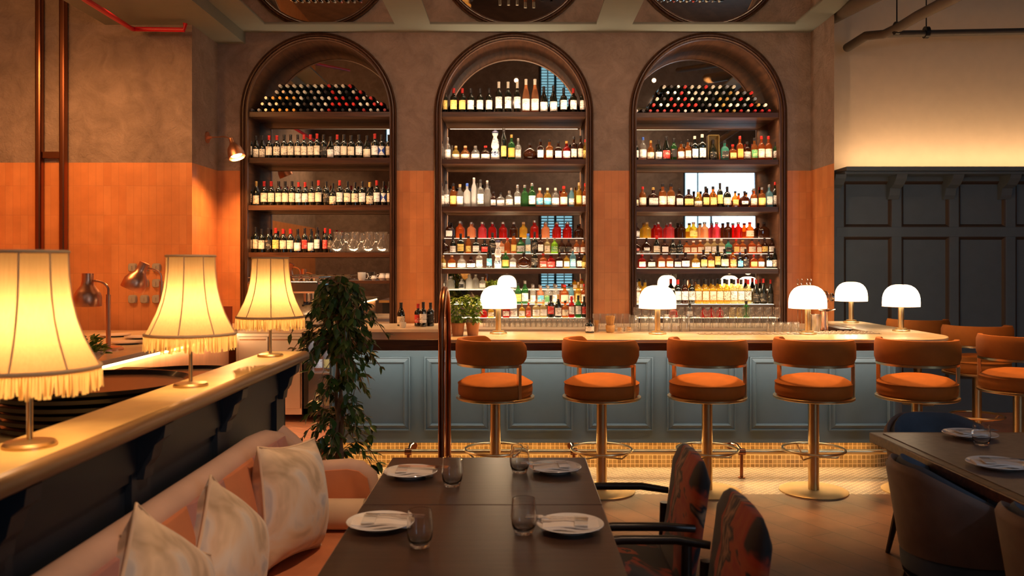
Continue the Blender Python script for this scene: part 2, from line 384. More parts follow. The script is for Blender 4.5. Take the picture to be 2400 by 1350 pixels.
# pier on the right of the arches
b=MB(); pl=[(XR,8.52),(3.36,9.05),(3.36,9.6),(XR,9.6)]
b.prism(pl,-.1,ZT,0); b.prism(pl,ZT,TOP,1)
struct(b.build('wall_pier',[M_tile,M_plaster],smooth=0))
struct(MB().box(3.3,XRW,9.0,9.2,-.1,TOP).build('wall_right_back',M_cream,smooth=0))
struct(MB().box(XRW,XRW+.2,YR,9.2,-.1,TOP).build('wall_right',M_plaster,smooth=0))
# rear wall behind the camera with window holes left as windows in front of it
struct(MB().box(XLW,XRW,YR-.2,YR,-.1,TOP).build('wall_rear',M_plaster,smooth=0))
struct(MB().box(XLW,XRW,YR,5.76,-.1,0).build('floor',M_floor,smooth=0))
struct(MB().box(-1.41,XRW,5.76,6.55,-.1,0).build('floor_mosaic',M_mosaicf,smooth=0))
b=MB(); b.box(-1.41,XRW,6.55,9.2,-.1,0); b.box(XLW,-1.41,5.76,9.2,-.1,0)
struct(b.build('floor_behind_bar',M_backfloor,smooth=0))
struct(MB().box(XLW,XRW,YR,9.2,TOP,TOP+.1).build('ceiling',M_hall,smooth=0))
# soffit over the bar: grey beams with mirror panels between
SY0=5.6; b=MB()
b.box(-2.92,3.17,8.88,YW+.02,ZC,ZC+.35)                       # strip along wall
bx=[(-2.92,-2.62),(UX(925,8.88),UX(1008,8.88)),(UX(1398,8.88),UX(1482,8.88)),(UX(1864,8.88),3.17)]
for x0,x1 in bx: b.box(x0,x1,SY0,8.88,ZC,ZC+.35)
b.box(-2.92,3.17,SY0-.3,SY0,ZC,ZC+.35)
b.box(-4.08,-2.92,SY0-.3,YW+.02,3.93,4.4)                       # lower bulkhead on the left
struct(b.build('ceiling_soffit',M_soffit,smooth=0))
for i in range(3):
    x0=bx[i][1]; x1=bx[i+1][0]
    struct(MB().box(x0,x1,SY0,8.88,ZC+.012,ZC+.03).build('ceiling_mirror_panel',M_mirror,smooth=0))
# windows behind the camera (seen only in the mirrors)
M_day=emat('daylight_glass',(.55,.80,1),2.6); M_dayl=emat('daylight_louvre_glass',(.35,.75,.95),1.3)
wn=0
for (x0,x1,z0,z1,sh) in [(.7,1.05,.9,2.95,1),(1.12,1.55,.9,2.95,1),(4.7,5.4,1.9,4.2,0),(5.7,6.6,1.9,4.2,0),(4.9,6.0,5.9,7.1,0),(.3,1.5,5.9,6.6,0),(-3.6,-2.8,4.6,6.2,0)]:
    wn+=1
    w=struct(MB().box(x0,x1,YR,YR+.02,z0,z1).build('window_%d'%wn,M_dayl if sh else M_day,smooth=0))
    fr=MB(); t=.05
    fr.box(x0-t,x1+t,YR,YR+.06,z1,z1+t); fr.box(x0-t,x1+t,YR,YR+.06,z0-t,z0); fr.box(x0-t,x0,YR,YR+.06,z0,z1); fr.box(x1,x1+t,YR,YR+.06,z0,z1)
    fr.box((x0+x1)/2-.015,(x0+x1)/2+.015,YR+.02,YR+.05,z0,z1)
    fr.build('window_frame',M_black,w,smooth=0)
    if sh:
        s=MB(); n=26
        for k in range(n):
            z=z0+(z1-z0)*(k+.5)/n; s.box(x0,x1,-.03,.03,-.004,.004,M=Matrix.Translation((0,YR+.07,z))@Matrix.Rotation(math.radians(35),4,'X'))
        s.build('shutter_slats',mat('shutter_paint',(.25,.35,.36),.5),w,smooth=0)
# ================================================================ BOTTLES
COL={'k':('dark',mat('dark_green_bottle_glass',(.006,.008,.005),.06,coat=1)),
 'd':('brown',fglass('brown_spirit',(.20,.06,.02),.8,gain=1.3)),'c':('clear',fglass('clear_spirit',(.90,.88,.84),.84,gain=1.4)),
 'f':('frosted',fglass('frosted_bottle',(.80,.80,.78),.25,.4)),'a':('amber',fglass('amber_spirit',(.85,.34,.06),.8)),
 'y':('yellow',fglass('yellow_spirit',(.92,.66,.10),.78)),'r':('red',fglass('red_spirit',(.70,.03,.02),.72)),
 'p':('pink',fglass('pink_spirit',(.85,.14,.16),.72)),'o':('orange',fglass('orange_spirit',(.88,.26,.04),.75)),
 'g':('green',fglass('green_bottle',(.12,.42,.12),.8)),'l':('lime',fglass('lime_spirit',(.45,.80,.06),.55)),
 'u':('pale blue',fglass('pale_blue_bottle',(.30,.60,.72),.6)),'t':('teal',fglass('teal_bottle',(.10,.45,.34),.4)),
 'e':('peach',fglass('peach_spirit',(.92,.50,.26),.7)),'w':('pale',fglass('pale_vermouth',(.90,.78,.45),.8))}
INK=(.10,.06,.04)
LAB={'w':('cream',labelmat('cream_label',(.80,.68,.50),INK)),'W':('white',labelmat('white_label',(.88,.84,.78),INK)),
 'y':('yellow',labelmat('yellow_label',(.80,.58,.16),INK)),'k':('black',labelmat('black_label',(.02,.018,.016),(.6,.5,.35))),
 'r':('red',labelmat('red_label',(.60,.04,.03),(.8,.7,.6))),'b':('blue',labelmat('blue_label',(.10,.42,.60),(.8,.7,.5))),
 'g':('green',labelmat('green_label',(.10,.32,.12),(.8,.75,.3))),'s':('silver',labelmat('silver_label',(.45,.43,.40),INK)),
 'o':('orange',labelmat('orange_label',(.85,.35,.06),(.1,.3,.1))),'T':('blue triangle',None),'n':('no',None)}
CAP={'k':('black',mat('black_capsule',(.015,.012,.012),.35)),'r':('red',mat('red_capsule',(.50,.02,.015),.35)),'w':('white',mat('white_capsule',(.65,.6,.5),.4)),
 'g':('gold',mat('gold_capsule',(.7,.42,.12),.35,.7)),'s':('silver',mat('silver_capsule',(.6,.58,.55),.3,.9)),'u':('blue',mat('blue_capsule',(.05,.12,.45),.4)),'y':('cork',mat('cork_stopper',(.45,.28,.14),.8))}
M_tri=mat('royal_blue_print',(.02,.06,.30),.5)
SH={'b':('wine bottle',.0375),'v':('champagne bottle',.043),'g':('burgundy bottle',.041),'r':('round bottle',.045),'q':('square bottle',.040),
 'f':('squat bottle',.050),'o':('flat decanter',.078),'h':('hourglass bottle',.050),'t':('slim bottle',.030),'w':('broad bottle',.058),'m':('bell bottle',.052)}
def profile(sh,Hh,R):
    nk=.0145
    if sh=='b': p=[(.9,0),(1,.02),(1,.60),(.93,.66),(.62,.71),(.42,.75),(.38,.80),(.38,1)]
    elif sh=='g': p=[(.9,0),(1,.02),(1,.45),(.92,.55),(.70,.65),(.48,.73),(.37,.80),(.36,1)]
    elif sh=='v': p=[(.9,0),(1,.02),(1,.42),(.9,.54),(.66,.66),(.42,.78),(.34,.85),(.34,1)]
    elif sh=='t': p=[(.9,0),(1,.02),(1,.62),(.85,.72),(.55,.80),(.48,.84),(.48,1)]
    elif sh=='f': p=[(.92,0),(1,.03),(1,.38),(.9,.56),(.6,.68),(.36,.74),(.33,1)]
    elif sh=='w': p=[(.95,0),(1,.03),(1,.50),(.92,.60),(.55,.70),(.28,.74),(.26,1)]
    elif sh=='m': p=[(.9,0),(1,.03),(.97,.45),(.9,.62),(.6,.72),(.33,.77),(.31,1)]
    elif sh=='o': p=[(.35,0),(.45,.01),(.85,.13),(1,.32),(.95,.48),(.70,.62),(.35,.70),(.22,.74),(.20,1)]
    elif sh=='h': p=[(.75,0),(.95,.04),(1,.15),(.80,.32),(.62,.40),(.85,.45),(.88,.52),(.68,.66),(.42,.78),(.40,.82),(.62,.88),(.66,.94),(.5,1)]
    else: p=[(.92,0),(1,.025),(1,.56),(.94,.63),(.66,.70),(.38,.745),(.36,.80),(.36,1)]
    return [(r*R,z*Hh) for r,z in p]
cache={}
M_talavera=labelmat('navy_leaf_pattern_ceramic',(.80,.77,.72),(.02,.03,.10))
for n_ in M_talavera.node_tree.nodes:
    if n_.type=='MATH' and n_.operation=='GREATER_THAN': n_.inputs[1].default_value=.47
    if n_.type=='MAPPING': n_.inputs['Scale'].default_value=(70,70,70)
M_ink=mat('navy_pattern_print',(.03,.03,.08),.5)
def bottle_meshes(sh,col,lab,cap,Hh):
    Hh=round(Hh,2); key=(sh,col,lab,cap,Hh)
    if key in cache: return cache[key]
    R=SH[sh][1]
    if sh in 'rqmw' and Hh<.16: R=min(R,.32*Hh)
    pr=profile(sh,Hh,R); n=len(pr)
    sq=2; fy=1
    if sh in 'qw': sq=[7 if z<Hh*.60 else (4 if z<Hh*.7 else 2) for r,z in pr]
    if sh=='q' : seg=28
    else: seg=24
    if sh=='w': fy=.6
    if sh=='o': fy=.5
    bm=MB()
    # split: body without the capsule portion
    zc=Hh*(.80 if sh in 'bg' else .86) if sh!='h' else Hh*.82
    if sh=='v': zc=Hh*.72
    rn=pr[-1][0]
    body=[p for p in pr if p[1]<Hh*.999]; 
    body=body+[(pr[-1][0] if sh!='h' else .0001,Hh*.985)]
    if sh=='h':
        bm.lathe(pr,seg)
    else: bm.lathe(body,seg,sq=(sq[:len(body)-1]+[2] if isinstance(sq,list) else 2),fy=fy)
    bmesh_=bm.mesh('bottle_glass' if sh!='h' else 'bottle_ceramic',COL[col][1] if sh!='h' else M_porcelain)
    # capsule
    cm=MB()
    if sh=='h': cm.lathe([(.034,Hh*.93),(.036,Hh*.96),(.03,Hh*1.0),(.012,Hh*1.02),(.012,Hh*1.05)],16)
    elif sh in 'bgv': cm.lathe([(rn*1.09,zc),(rn*1.07,Hh*.95),(rn*1.16,Hh*.955),(rn*1.16,Hh*.985),(rn*1.08,Hh*1.0)],14)
    else: cm.lathe([(rn*1.12,Hh*.885),(rn*1.12,Hh*1.0),(rn*1.02,Hh*1.008)],14)
    cmesh=cm.mesh('capsule',CAP[cap][1] if sh!='h' else M_ink)
    lmesh=None
    # label shell
    def shell(z0,z1,half,mm,off=.0012,name='label',th=None):
        lm=MB(); vs=[];fs=[]; ns=12
        nn=7 if sh in 'qw' else 2
        for zi in (0,1,2):
            z=z0+(z1-z0)*zi/2
            # radius at z
            r=pr[0][0]
            for k in range(n-1):
                if pr[k][1]<=z<=pr[k+1][1]:
                    t=(z-pr[k][1])/max(1e-6,pr[k+1][1]-pr[k][1]); r=pr[k][0]+(pr[k+1][0]-pr[k][0])*t
            for i in range(ns+1):
                a=-PI/2+(-half+2*half*i/ns); ca,sa=math.cos(a),math.sin(a)
                q=1 if nn==2 else 1/((abs(ca)**nn+abs(sa)**nn)**(1/nn))
                vs.append(((r*q+off)*ca,(r*q*(fy)+off)*sa,z))
        for zi in (0,1):
            for i in range(ns): k=zi*(ns+1)+i; fs.append((k,k+1,k+ns+2,k+ns+1))
        lm.add(vs,fs); return lm.mesh(name,mm)
    extra=None
    half=1.15
    if lab!='n':
        if sh in 'b': z0,z1=Hh*.16,Hh*.52
        elif sh in 'gv': z0,z1=Hh*.08,Hh*.42
        elif sh=='o': z0,z1=Hh*.2,Hh*.4; half=.6
        elif sh=='f': z0,z1=Hh*.1,Hh*.42
        elif sh=='h': z0,z1=Hh*.05,Hh*.2
        elif sh=='t': z0,z1=Hh*.12,Hh*.45
        else: z0,z1=Hh*.12,Hh*.48
        if sh in 'qw': half=.72
        if lab=='T':
            lmesh=shell(z0,z1,half,LAB['W'][1])
            lm=MB()
            w=R*.92
            def pt(xx,z): a=-PI/2+xx*half; return ((R+.0022)*math.cos(a),(R+.0022)*math.sin(a),z)
            zm=(z0+z1)/2
            for s in(-1,1):
                for k in range(6):
                    t0=k/6;t1=(k+1)/6   # blue wedges from both sides to the centre
                    lm.add([pt(s*(1-t0),z0+(zm-z0)*t0),pt(s*(1-t1),z0+(zm-z0)*t1),pt(s*(1-t1),z1-(z1-zm)*t1),pt(s*(1-t0),z1-(z1-zm)*t0)],[(0,1,2,3)])
            extra=lm.mesh('blue_print',M_tri)
        elif sh=='h':
            lmesh=shell(Hh*.03,Hh*.30,PI,M_talavera,name='painted_band'); extra=shell(Hh*.42,Hh*.74,PI,M_talavera,name='painted_band')
        else: lmesh=shell(z0,z1,half,LAB[lab][1])
    cache[key]=(bmesh_,cmesh,lmesh,extra); return cache[key]
NB=[0]
ARCH_IN=[(a+.079,b-.079) for a,b in ARCH]
def bottle(x,y,z,sh,col,lab,cap,Hh,label,group,lying=False,roll=0):
    bm,cm,lm,ex=bottle_meshes(sh,col,lab,cap,Hh)
    o=link(SH[sh][0].replace(' ','_'),bm,None,(x,y,z))
    if lying: o.rotation_euler=(PI/2,roll,0)
    elif roll: o.rotation_euler=(0,0,roll)
    link('capsule',cm,o)
    if lm:
        l=link('label' if sh!='h' else 'painted_band',lm,o)
        if ex: link(ex.name.split('.')[0],ex,l)
    tag(o,label,'bottle',group); NB[0]+=1
    return o
def desc(sh,col,lab,cap):
    if sh=='h': return 'white and navy ceramic hourglass bottle'
    c=COL[col][0]; 
    if sh in 'bgv' and col=='k': c='dark'
    L='with %s label'%LAB[lab][0] if lab!='n' else 'without a label'
    if sh in 'bgv' and cap in 'r' : L='with %s label, red capsule'%LAB[lab][0]
    return '%s %s %s'%(c,SH[sh][0],L)
def row(spec,x0z,Y,Z,where,group,sc=None):
    items=[s.split() for s in spec.split(';') if s.strip()]
    items.sort(key=lambda s:float(s[0]))
    k=(Y/F/3.375) if sc is None else sc
    prevx=None
    for i,s in enumerate(items):
        u=x0z+float(s[0])/3.375
        sh,col,lab,cap=s[1]
        Hh=float(s[2])*k
        g_=1.0
        for j in (i-1,i+1):
            if 0<=j<len(items):
                dx=abs(float(items[j][0])-float(s[0]))/3.375*Y/F; g_=min(g_,dx*.98/(SH[sh][1]+SH[items[j][1][0]][1]))
        ub=(ARCH_IN[0 if x0z<600 else (1 if x0z<1200 else 2)])
        edge=min(UX(u,Y)-ub[0],ub[1]-UX(u,Y))
        g_=max(.7,min(g_,edge/SH[sh][1]))
        bo=bottle(UX(u,Y),Y+random.uniform(-.004,.004)+(.012 if g_<.8 and i%2 else 0),Z,sh,col,lab,cap,Hh,'%s, %s from left, %s'%(desc(sh,col,lab,cap),ORD[i],where),group,roll=0)
        bo.scale=(g_,g_,1)
# ================================================================ ARCHED SHELVING
DEP=.45; ZB=.92
SHV=[[262,370,481,592],[262,373,484],[264,374,485]]
AN=['left','middle','right']
ARM=[]
M_trim=M_woodv
for ai,(a0,a1) in enumerate(ARCH):
    cx=(a0+a1)/2
    E=empty('arched_shelf_unit',(0,0,0),'%s of the three tall dark wood arched shelf units with mirrored back'%{'left':'leftmost','middle':'middle','right':'rightmost'}[AN[ai]],'shelf unit','arched shelf units in the bar wall')
    ARM.append(E)
    # trim: arch profile swept; steps for fluting
    b=MB(); n=40
    def path(inset):
        x0=a0+inset; x1=a1-inset; top=4.045-inset; pts=[(x0,.90)]
        for k in range(n+1):
            a=PI-PI*k/n; r=(x1-x0)/2
            pts.append(((x0+x1)/2+r*math.cos(a), ZS+(top-ZS)*math.sin(a)))
        pts.append((x1,.90)); return pts
    prof=[(0,.0),(0,-.030),(.012,-.040),(.022,-.030),(.026,-.045),(.038,-.045),(.042,-.030),(.052,-.040),(.062,-.030),(TW,-.030),(TW,.02)]
    rings=[[(x,YW+dy,z) for (x,z) in path(ins)] for ins,dy in prof]
    b.loft(rings,closed_ring=False,cap=False)
    b.build('arch_trim',M_trim,E,smooth=40)
    # lining
    b=MB(); b.loft([[(x,YW+.015,z) for x,z in path(TW-.004)],[(x,YW+DEP,z) for x,z in path(TW-.004)]],closed_ring=False,cap=False)
    b.build('niche_lining',M_lining,E,smooth=50)
    b=MB(); b.tube([(x,YW-.012,z) for x,z in path(TW-.004)],.0045,8); b.build('lining_edge_glow',emat('arch_edge_glow',(1,.42,.18),[.35,1.5,.45][ai]),E)  # emissive tube stands in for light caught on the lining edge
    # mirror
    b=MB(); pth=path(TW-.004); N_=len(pth)
    b.add([(x,YW+DEP-.004,z) for x,z in pth],[tuple(range(N_))]); b.build('mirror_back',M_mirror,E,smooth=0)
    ix0=a0+TW; ix1=a1-TW
    MB().box(ix0,ix1,YW-.03,YW+DEP-.006,ZB-.03,ZB).build('base_board',M_marble,E,smooth=0)
    for k,v in enumerate(SHV[ai]):
        z=VZ(v,YW); w=.0
        xa,xb=ix0,ix1
        b=MB(); b.box(xa,xb,YW+.02,YW+DEP-.01,z-.045,z); b.box(xa,xb,YW+.012,YW+.03,z-.05,z+.002)
        b.build('shelf',M_wood,E,smooth=0)
    if ai>0:
        z=1.506
        MB().box(ix0,ix1,YW+.01,YW+DEP-.01,z-.055,z).build('shelf',M_wood,E,smooth=0)
        for (y0,y1,zz) in ((9.36,9.46,1.670),(9.46,9.60,1.842)):
            b=MB(); b.box(ix0+.01,ix1-.01,y0,y1,zz-.014,zz-.004); st=b.build('display_step',mat('step_wood',(.05,.03,.02),.4),E,smooth=0)
            MB().box(ix0+.01,ix1-.01,y0-.002,y1,zz-.004,zz).build('lit_acrylic_top',M_ledw,E,smooth=0)
            MB().box(ix0+.01,ix1-.01,y0+.0,y0+.006,1.506 if y0<9.4 else 1.67,zz-.012).build('step_riser',M_wood,E,smooth=0)
        MB().box(ix0+.01,ix1-.01,9.235,9.352,1.5065,1.509).build('lit_acrylic_top',M_ledw,E,smooth=0)
        # lower tiers
        for (y0,y1,z0,zz) in ((9.20,9.36,.92,.975),(9.36,9.50,.92,1.115)):
            MB().box(ix0+.01,ix1-.01,y0,y1,z0,zz-.003).build('display_step',MATS['step_wood'],E,smooth=0)
            MB().box(ix0+.01,ix1-.01,y0,y1-.002,zz-.003,zz).build('lit_acrylic_top',M_ledw,E,smooth=0)
        MB().box(ix0+.01,ix1-.01,9.505,9.63,1.268,1.278).build('glass_shelf',M_shelfglass,E,smooth=0)
        MB().box(ix0+.01,ix1-.01,9.51,9.625,1.265,1.268).build('lit_acrylic_strip',M_ledw,E,smooth=0)
# shelf strip lights
    gains=[.7,2.6,2.2][ai]
    zs=[VZ(v,YW) for v in SHV[ai]]
    for k,z in enumerate(zs):
        areaX((cx,YW+.045,z-.052),(cx,YW+.10,z-.32),ix1-ix0-.06,.012,2.6*gains,SOFT,'shelf_strip_light',140)
    areaX((cx,YW+.03,4.02-TW-.03),(cx,YW+.13,3.3),.7,.012,(.7 if ai==1 else 1.0)*gains,SOFT,'arch_strip_light',130)
    if ai: 
        areaX((cx,YW+.045,1.44),(cx,YW+.10,1.1),ix1-ix0-.06,.012,3.5*gains,SOFT,'shelf_strip_light',140)
        areaX((cx,YW+.03,1.512),(cx,YW+.07,1.7),ix1-ix0-.06,.010,1.2*gains,SOFT,'shelf_strip_light',110)
    for k,z in enumerate(zs[:]):   # up-wash at the foot of the labels
        areaX((cx,YW+.036,z+.006),(cx,YW+.07,z+.15),ix1-ix0-.06,.008,1.6*gains,SOFT,'shelf_foot_light',110)
# ---- rows of bottles
Lw='%s shelf, left arch'
s1="88 bkwk 195;135 gkwk 190;185 gkwk 185;240 bkwr 190;300 bkwr 188;358 bkwk 195;410 bkwk 195;465 bkwk 195;515 bkwr 195;567 bkwr 192;618 bkwr 200;670 bkkk 195;725 gkWk 180;777 bkWr 195;830 bkwk 195;888 bkwk 190;950 bkWk 195;1013 gkwk 185;1075 bkWr 200;1130 bkTk 195;1183 bkwk 195"
row(s1,560,9.33,VZ(370,YW),Lw%'second','wine bottles on the left arch shelves')
s2="86 bkwk 190;137 gkwg 195;200 bkwr 195;257 bkwr 195;315 bkwk 195;367 bkwk 195;420 bkwk 195;472 bkWr 190;523 bkWr 190;575 bkwk 195;630 bkwr 200;690 bkkk 195;743 gkwk 180;798 bkWr 200;858 bkwk 195;917 bkwk 190;975 bkWk 195;1035 gkwg 185;1090 bkWr 200;1145 bkTk 195;1190 bkwk 195"
row(s2,560,9.33,VZ(481,YW),Lw%'third','wine bottles on the left arch shelves')
s3="84 bkwk 195;128 bkwk 200;180 bkwk 190;232 bkkk 195;292 bkyr 195;350 bkwr 190;407 bkwr 190;465 gkWk 190;520 bkrk 195;570 gkWk 190;618 bkWk 200;680 bkrr 195;722 bkkr 190"
row(s3,560,9.33,VZ(592,YW),Lw%'fourth','wine bottles on the left arch shelves')
g='wine bottles on the top shelf of the middle arch'
row("112 bkyk 205;180 bkyr 205;248 bkyr 205;315 bkWk 205;388 bkWk 205;460 bkWk 205;537 bkWw 250;610 bkWw 250;683 bkWw 250;752 veWw 275;823 veWw 275;893 gkWk 220;970 gkWk 225;1050 bkWk 205;1127 bkWr 205;1197 bkWk 205",1010,9.33,VZ(262,YW),'top shelf, middle arch',g)
g='liquor bottles on the middle arch shelves'
row("86 rcnk 150;132 mcWs 180;197 fywy 118;272 fawy 118;352 fcWs 116;432 fdWr 116;508 hkwk 235;576 tkyk 250;637 rgog 200;690 qcss 175;783 odnk 138;866 qdWk 170;937 qawk 170;1007 qdWk 155;1073 rrWg 150;1130 qdwk 185;1183 rdwk 195;1222 ryyr 170",1010,9.33,VZ(373,YW),'second shelf, middle arch',g)
row("84 rcWk 190;122 rcWk 208;176 rayk 190;230 rcWy 180;286 rfnu 190;340 tfns 230;392 rcWk 215;445 rcns 210;494 qdWk 122;552 wcWk 115;620 mcWs 132;685 qcWs 175;742 rgns 175;800 rgWs 186;860 rebw 155;922 mybw 150;985 mcWw 155;1050 rawr 170;1112 tuWs 150;1172 ryyy 195;1220 roWr 190",1010,9.33,VZ(484,YW),'third shelf, middle arch',g)
row("145 qdWk 125;228 rons 138;318 rens 130;405 rpns 130;485 rrns 130;570 rrns 130;655 rdns 130;732 ryny 130;820 rrns 142;908 rens 130;998 rrns 130;1082 rrns 130;1175 wdnk 115",1010,9.53,1.842,'back display step, middle arch',g)
row("105 odnk 118;175 gkWk 140;236 qkyk 158;297 tayk 138;357 qkWk 130;425 qkrk 112;487 bkkk 168;555 qewk 112;605 tanr 120;655 tayk 160;710 rgsk 130;768 tuwu 158;820 bkkk 170;867 qdWk 150;920 qwws 130;978 mlgs 120;1035 mdkk 112;1090 mdkk 112;1152 maWy 110;1205 maWy 110",1010,9.41,1.670,'middle display step, middle arch',g)
row("96 fywy 105;165 fawy 105;243 fcWs 100;318 fdWk 96;383 qcWs 140;462 tkuk 175;530 hkwk 215;590 rgog 138;648 qcss 112;735 odnk 126;820 bkkk 150;888 qarr 116;950 rrrk 110;1015 qdWk 120;1073 qywk 116;1122 qubs 150;1175 rdwk 125;1215 fyyk 115".replace('tkuk','tkbk'),1010,9.29,1.509,'front display step, middle arch',g)
row("90 rcWk 95;150 rcns 100;240 mfks 80;300 mfns 110;350 mcns 115;405 rcWs 95;1140 mywr 72;1195 mywr 78",1010,9.56,1.278,'glass shelf, middle arch',g)
row("690 rgyk 168;745 rgWs 182;808 tcWs 150;868 rebs 145;928 mcgs 140;990 rcWs 150;1058 rawr 150;1112 tuWk 150;1165 ryyy 170;1212 roWr 160",1010,9.43,1.115,'upper low step, middle arch',g)
row("415 frnk 82;475 rywk 88;595 qrWs 112;655 rcWs 110;720 wyWy 112;772 qarr 116;832 rwWy 130;890 rwWw 140;948 bkrk 178;1007 gkWg 184;1062 rawk 130;1112 brWr 165;1165 bgWk 172;1212 bkrk 165",1010,9.27,.975,'lower low step, middle arch',g)
g='liquor bottles on the right arch shelves'
row("105 bkWk 160;160 mcWu 185;220 fawg 162;283 gkWk 170;343 vkrk 198;403 bgkk 180;460 radk 150;513 qawk 165;568 qkWw 192;627 qkWw 212;805 qtkk 158;868 qoyr 128;925 qoor 195;983 mdsk 150;1040 ragk 182;1095 rowr 195;1152 rowr 195;1210 bgWk 150".replace('radk','raWk'),1460,9.33,VZ(374,YW),'second shelf, right arch',g)
row("100 rdwk 130;157 mawr 165;240 wdsg 160;315 rawk 185;380 rawk 185;445 qdsk 155;520 wdyk 145;595 fywy 122;655 qdyk 165;712 qayk 168;768 bkyk 195;825 mkwk 165;888 qayk 132;962 odWk 130;1035 rows 150;1098 rays 162;1155 quss 178;1206 qkWr 200",1460,9.33,VZ(485,YW),'third shelf, right arch',g)
row("104 qdWk 120;190 ryny 130;280 rrns 130;375 rpns 130;465 rdnk 130;558 ryyy 130;645 rens 130;740 rpns 130;830 rdnk 130;912 rrns 130;1003 rowr 130;1115 wdnk 125",1460,9.53,1.842,'back display step, right arch',g)
row("106 odrk 110;188 odWk 122;268 gkwr 142;330 qdWk 112;395 gkkk 116;450 qkkk 110;505 qawk 102;558 qaww 102;612 qaww 105;668 qwWw 118;722 qwWw 118;778 qwWw 118;833 qtkk 105;895 qoyr 112;947 rawg 110;1020 rowk 112;1075 qawk 110;1122 mdyk 125;1177 mdWk 125",1460,9.41,1.670,'middle display step, right arch',g)
row("150 qrwr 112;225 wdsk 105;302 qawk 116;367 qawk 116;430 qdsk 112;495 rdWk 120;575 fyWg 112;637 qdyk 142;693 qayk 130;748 bkyk 185;805 mkwk 150;868 qayk 142;925 qkbu 122;972 qdkk 150;1035 woyr 112;1096 raWs 112;1152 qkWk 132;1203 gkwk 158",1460,9.29,1.509,'front display step, right arch',g)
row("110 rcWk 190;175 rywk 190;435 bkWr 195;490 bdWk 195;545 bkWk 195;598 bywk 195;655 bywk 195;712 bywk 195;768 bywk 195;822 bywk 195;878 bwWk 192;935 bwWk 192;990 bwWr 190;1053 vkkr 195;1110 vkkr 198;1170 vkkr 190",1460,9.43,1.05+.065,'upper low step, right arch',g)
row("400 frnk 90;528 tkWk 110;640 frnk 90;700 frnk 90;766 frnk 90;862 twnk 95;920 twnk 95;975 bgnk 130",1460,9.27,.975,'lower low step, right arch',g)
# the printed 3 on the two green gin bottles
for o in [q for q in C.objects if q.name.startswith('round_bottle') and q.get('label','').startswith('green round bottle with white') and 'middle arch' in q['label']]:
    tc=bpy.data.curves.new('printed_number','FONT'); tc.body='3'; tc.size=.035; tc.extrude=.0002; tc.align_x='CENTER'
    lb=[c for c in o.children if c.name.startswith('label')][0]
    tc.materials.append(M_black); to=bpy.data.objects.new('tmp_text',tc); C.objects.link(to); bpy.context.view_layer.update()
    me=bpy.data.meshes.new_from_object(to.evaluated_get(bpy.context.evaluated_depsgraph_get())); bpy.data.objects.remove(to)
    t_=bpy.data.objects.new('printed_number',me); C.objects.link(t_); t_.parent=lb; t_.location=(0,-.0422,.055); t_.rotation_euler=(PI/2,0,0)
# lying bottles on the top shelves of the outer arches
for ai,(ua,ub,vz) in ((0,(590,913,262)),(2,(1492,1823,264))):
    z0=VZ(vz,YW); sp=.0762; X0=UX(ua,9.3); n0=21
    rngs=[(0,21),(1,18),(2,16),(3,13),(4,11)] if ai==0 else [(0,21),(2,17),(3,15),(4,13),(4,11)]
    for k,(st,cnt) in enumerate(rngs):
        for i in range(cnt):
            x=X0+(st+i+(.5 if k%2 else 0))*sp
            if x>ARCH[ai][1]-TW-.045: break
            # keep under the arch lining
            z=z0+.0385+k*.0662
            t=(x-X0)/(20*sp)
            if ai==0: cap=random.choice('ww sk'.replace(' ','')) if t<.55 else random.choice('rrwk')
            else: cap=random.choice('wwskr') if t<.6 else random.choice('wgsr')
            if ai==0 and 3<=st+i<=6 and k in(0,2): cap='g'
            if ai==2 and 3<=i<=6 and k<2: cap='r'
            cn={'w':'white','s':'silver','k':'black','r':'red','g':'gold'}[cap]
            bottle(x,9.60,z,'b','k','n',cap,.30,'lying wine bottle, %s capsule, %s from left in %s stack row, %s arch'%(cn,ORD[i],['bottom','second','third','fourth','top'][k],AN[ai]),'wine bottles lying stacked on the %s arch top shelf'%AN[ai],lying=True,roll=0)
# gift box with bottle on right arch second shelf
z=VZ(374,YW); x=UX(1460+713/3.375,9.35)
M_gold=mat('gold_card_box',(.25,.16,.05),.35,.4)
E=empty('gift_box',(x,9.36,z),'open gold gift box around a dark bottle on the right arch','box')
b=MB(); w=.062
b.box(-w,-w+.006,-.045,.045,0,.285); b.box(w-.006,w,-.045,.045,0,.285); b.box(-w,w,.039,.045,0,.285); b.box(-w,w,-.045,.045,0,.005); b.box(-w,w,-.045,.045,.28,.285)
b.build('box_frame',M_gold,E,smooth=0)
bottle(x,9.355,z+.005,'g','k','k','k',.235,'dark bottle standing inside the open gold gift box','liquor bottles on the right arch shelves')
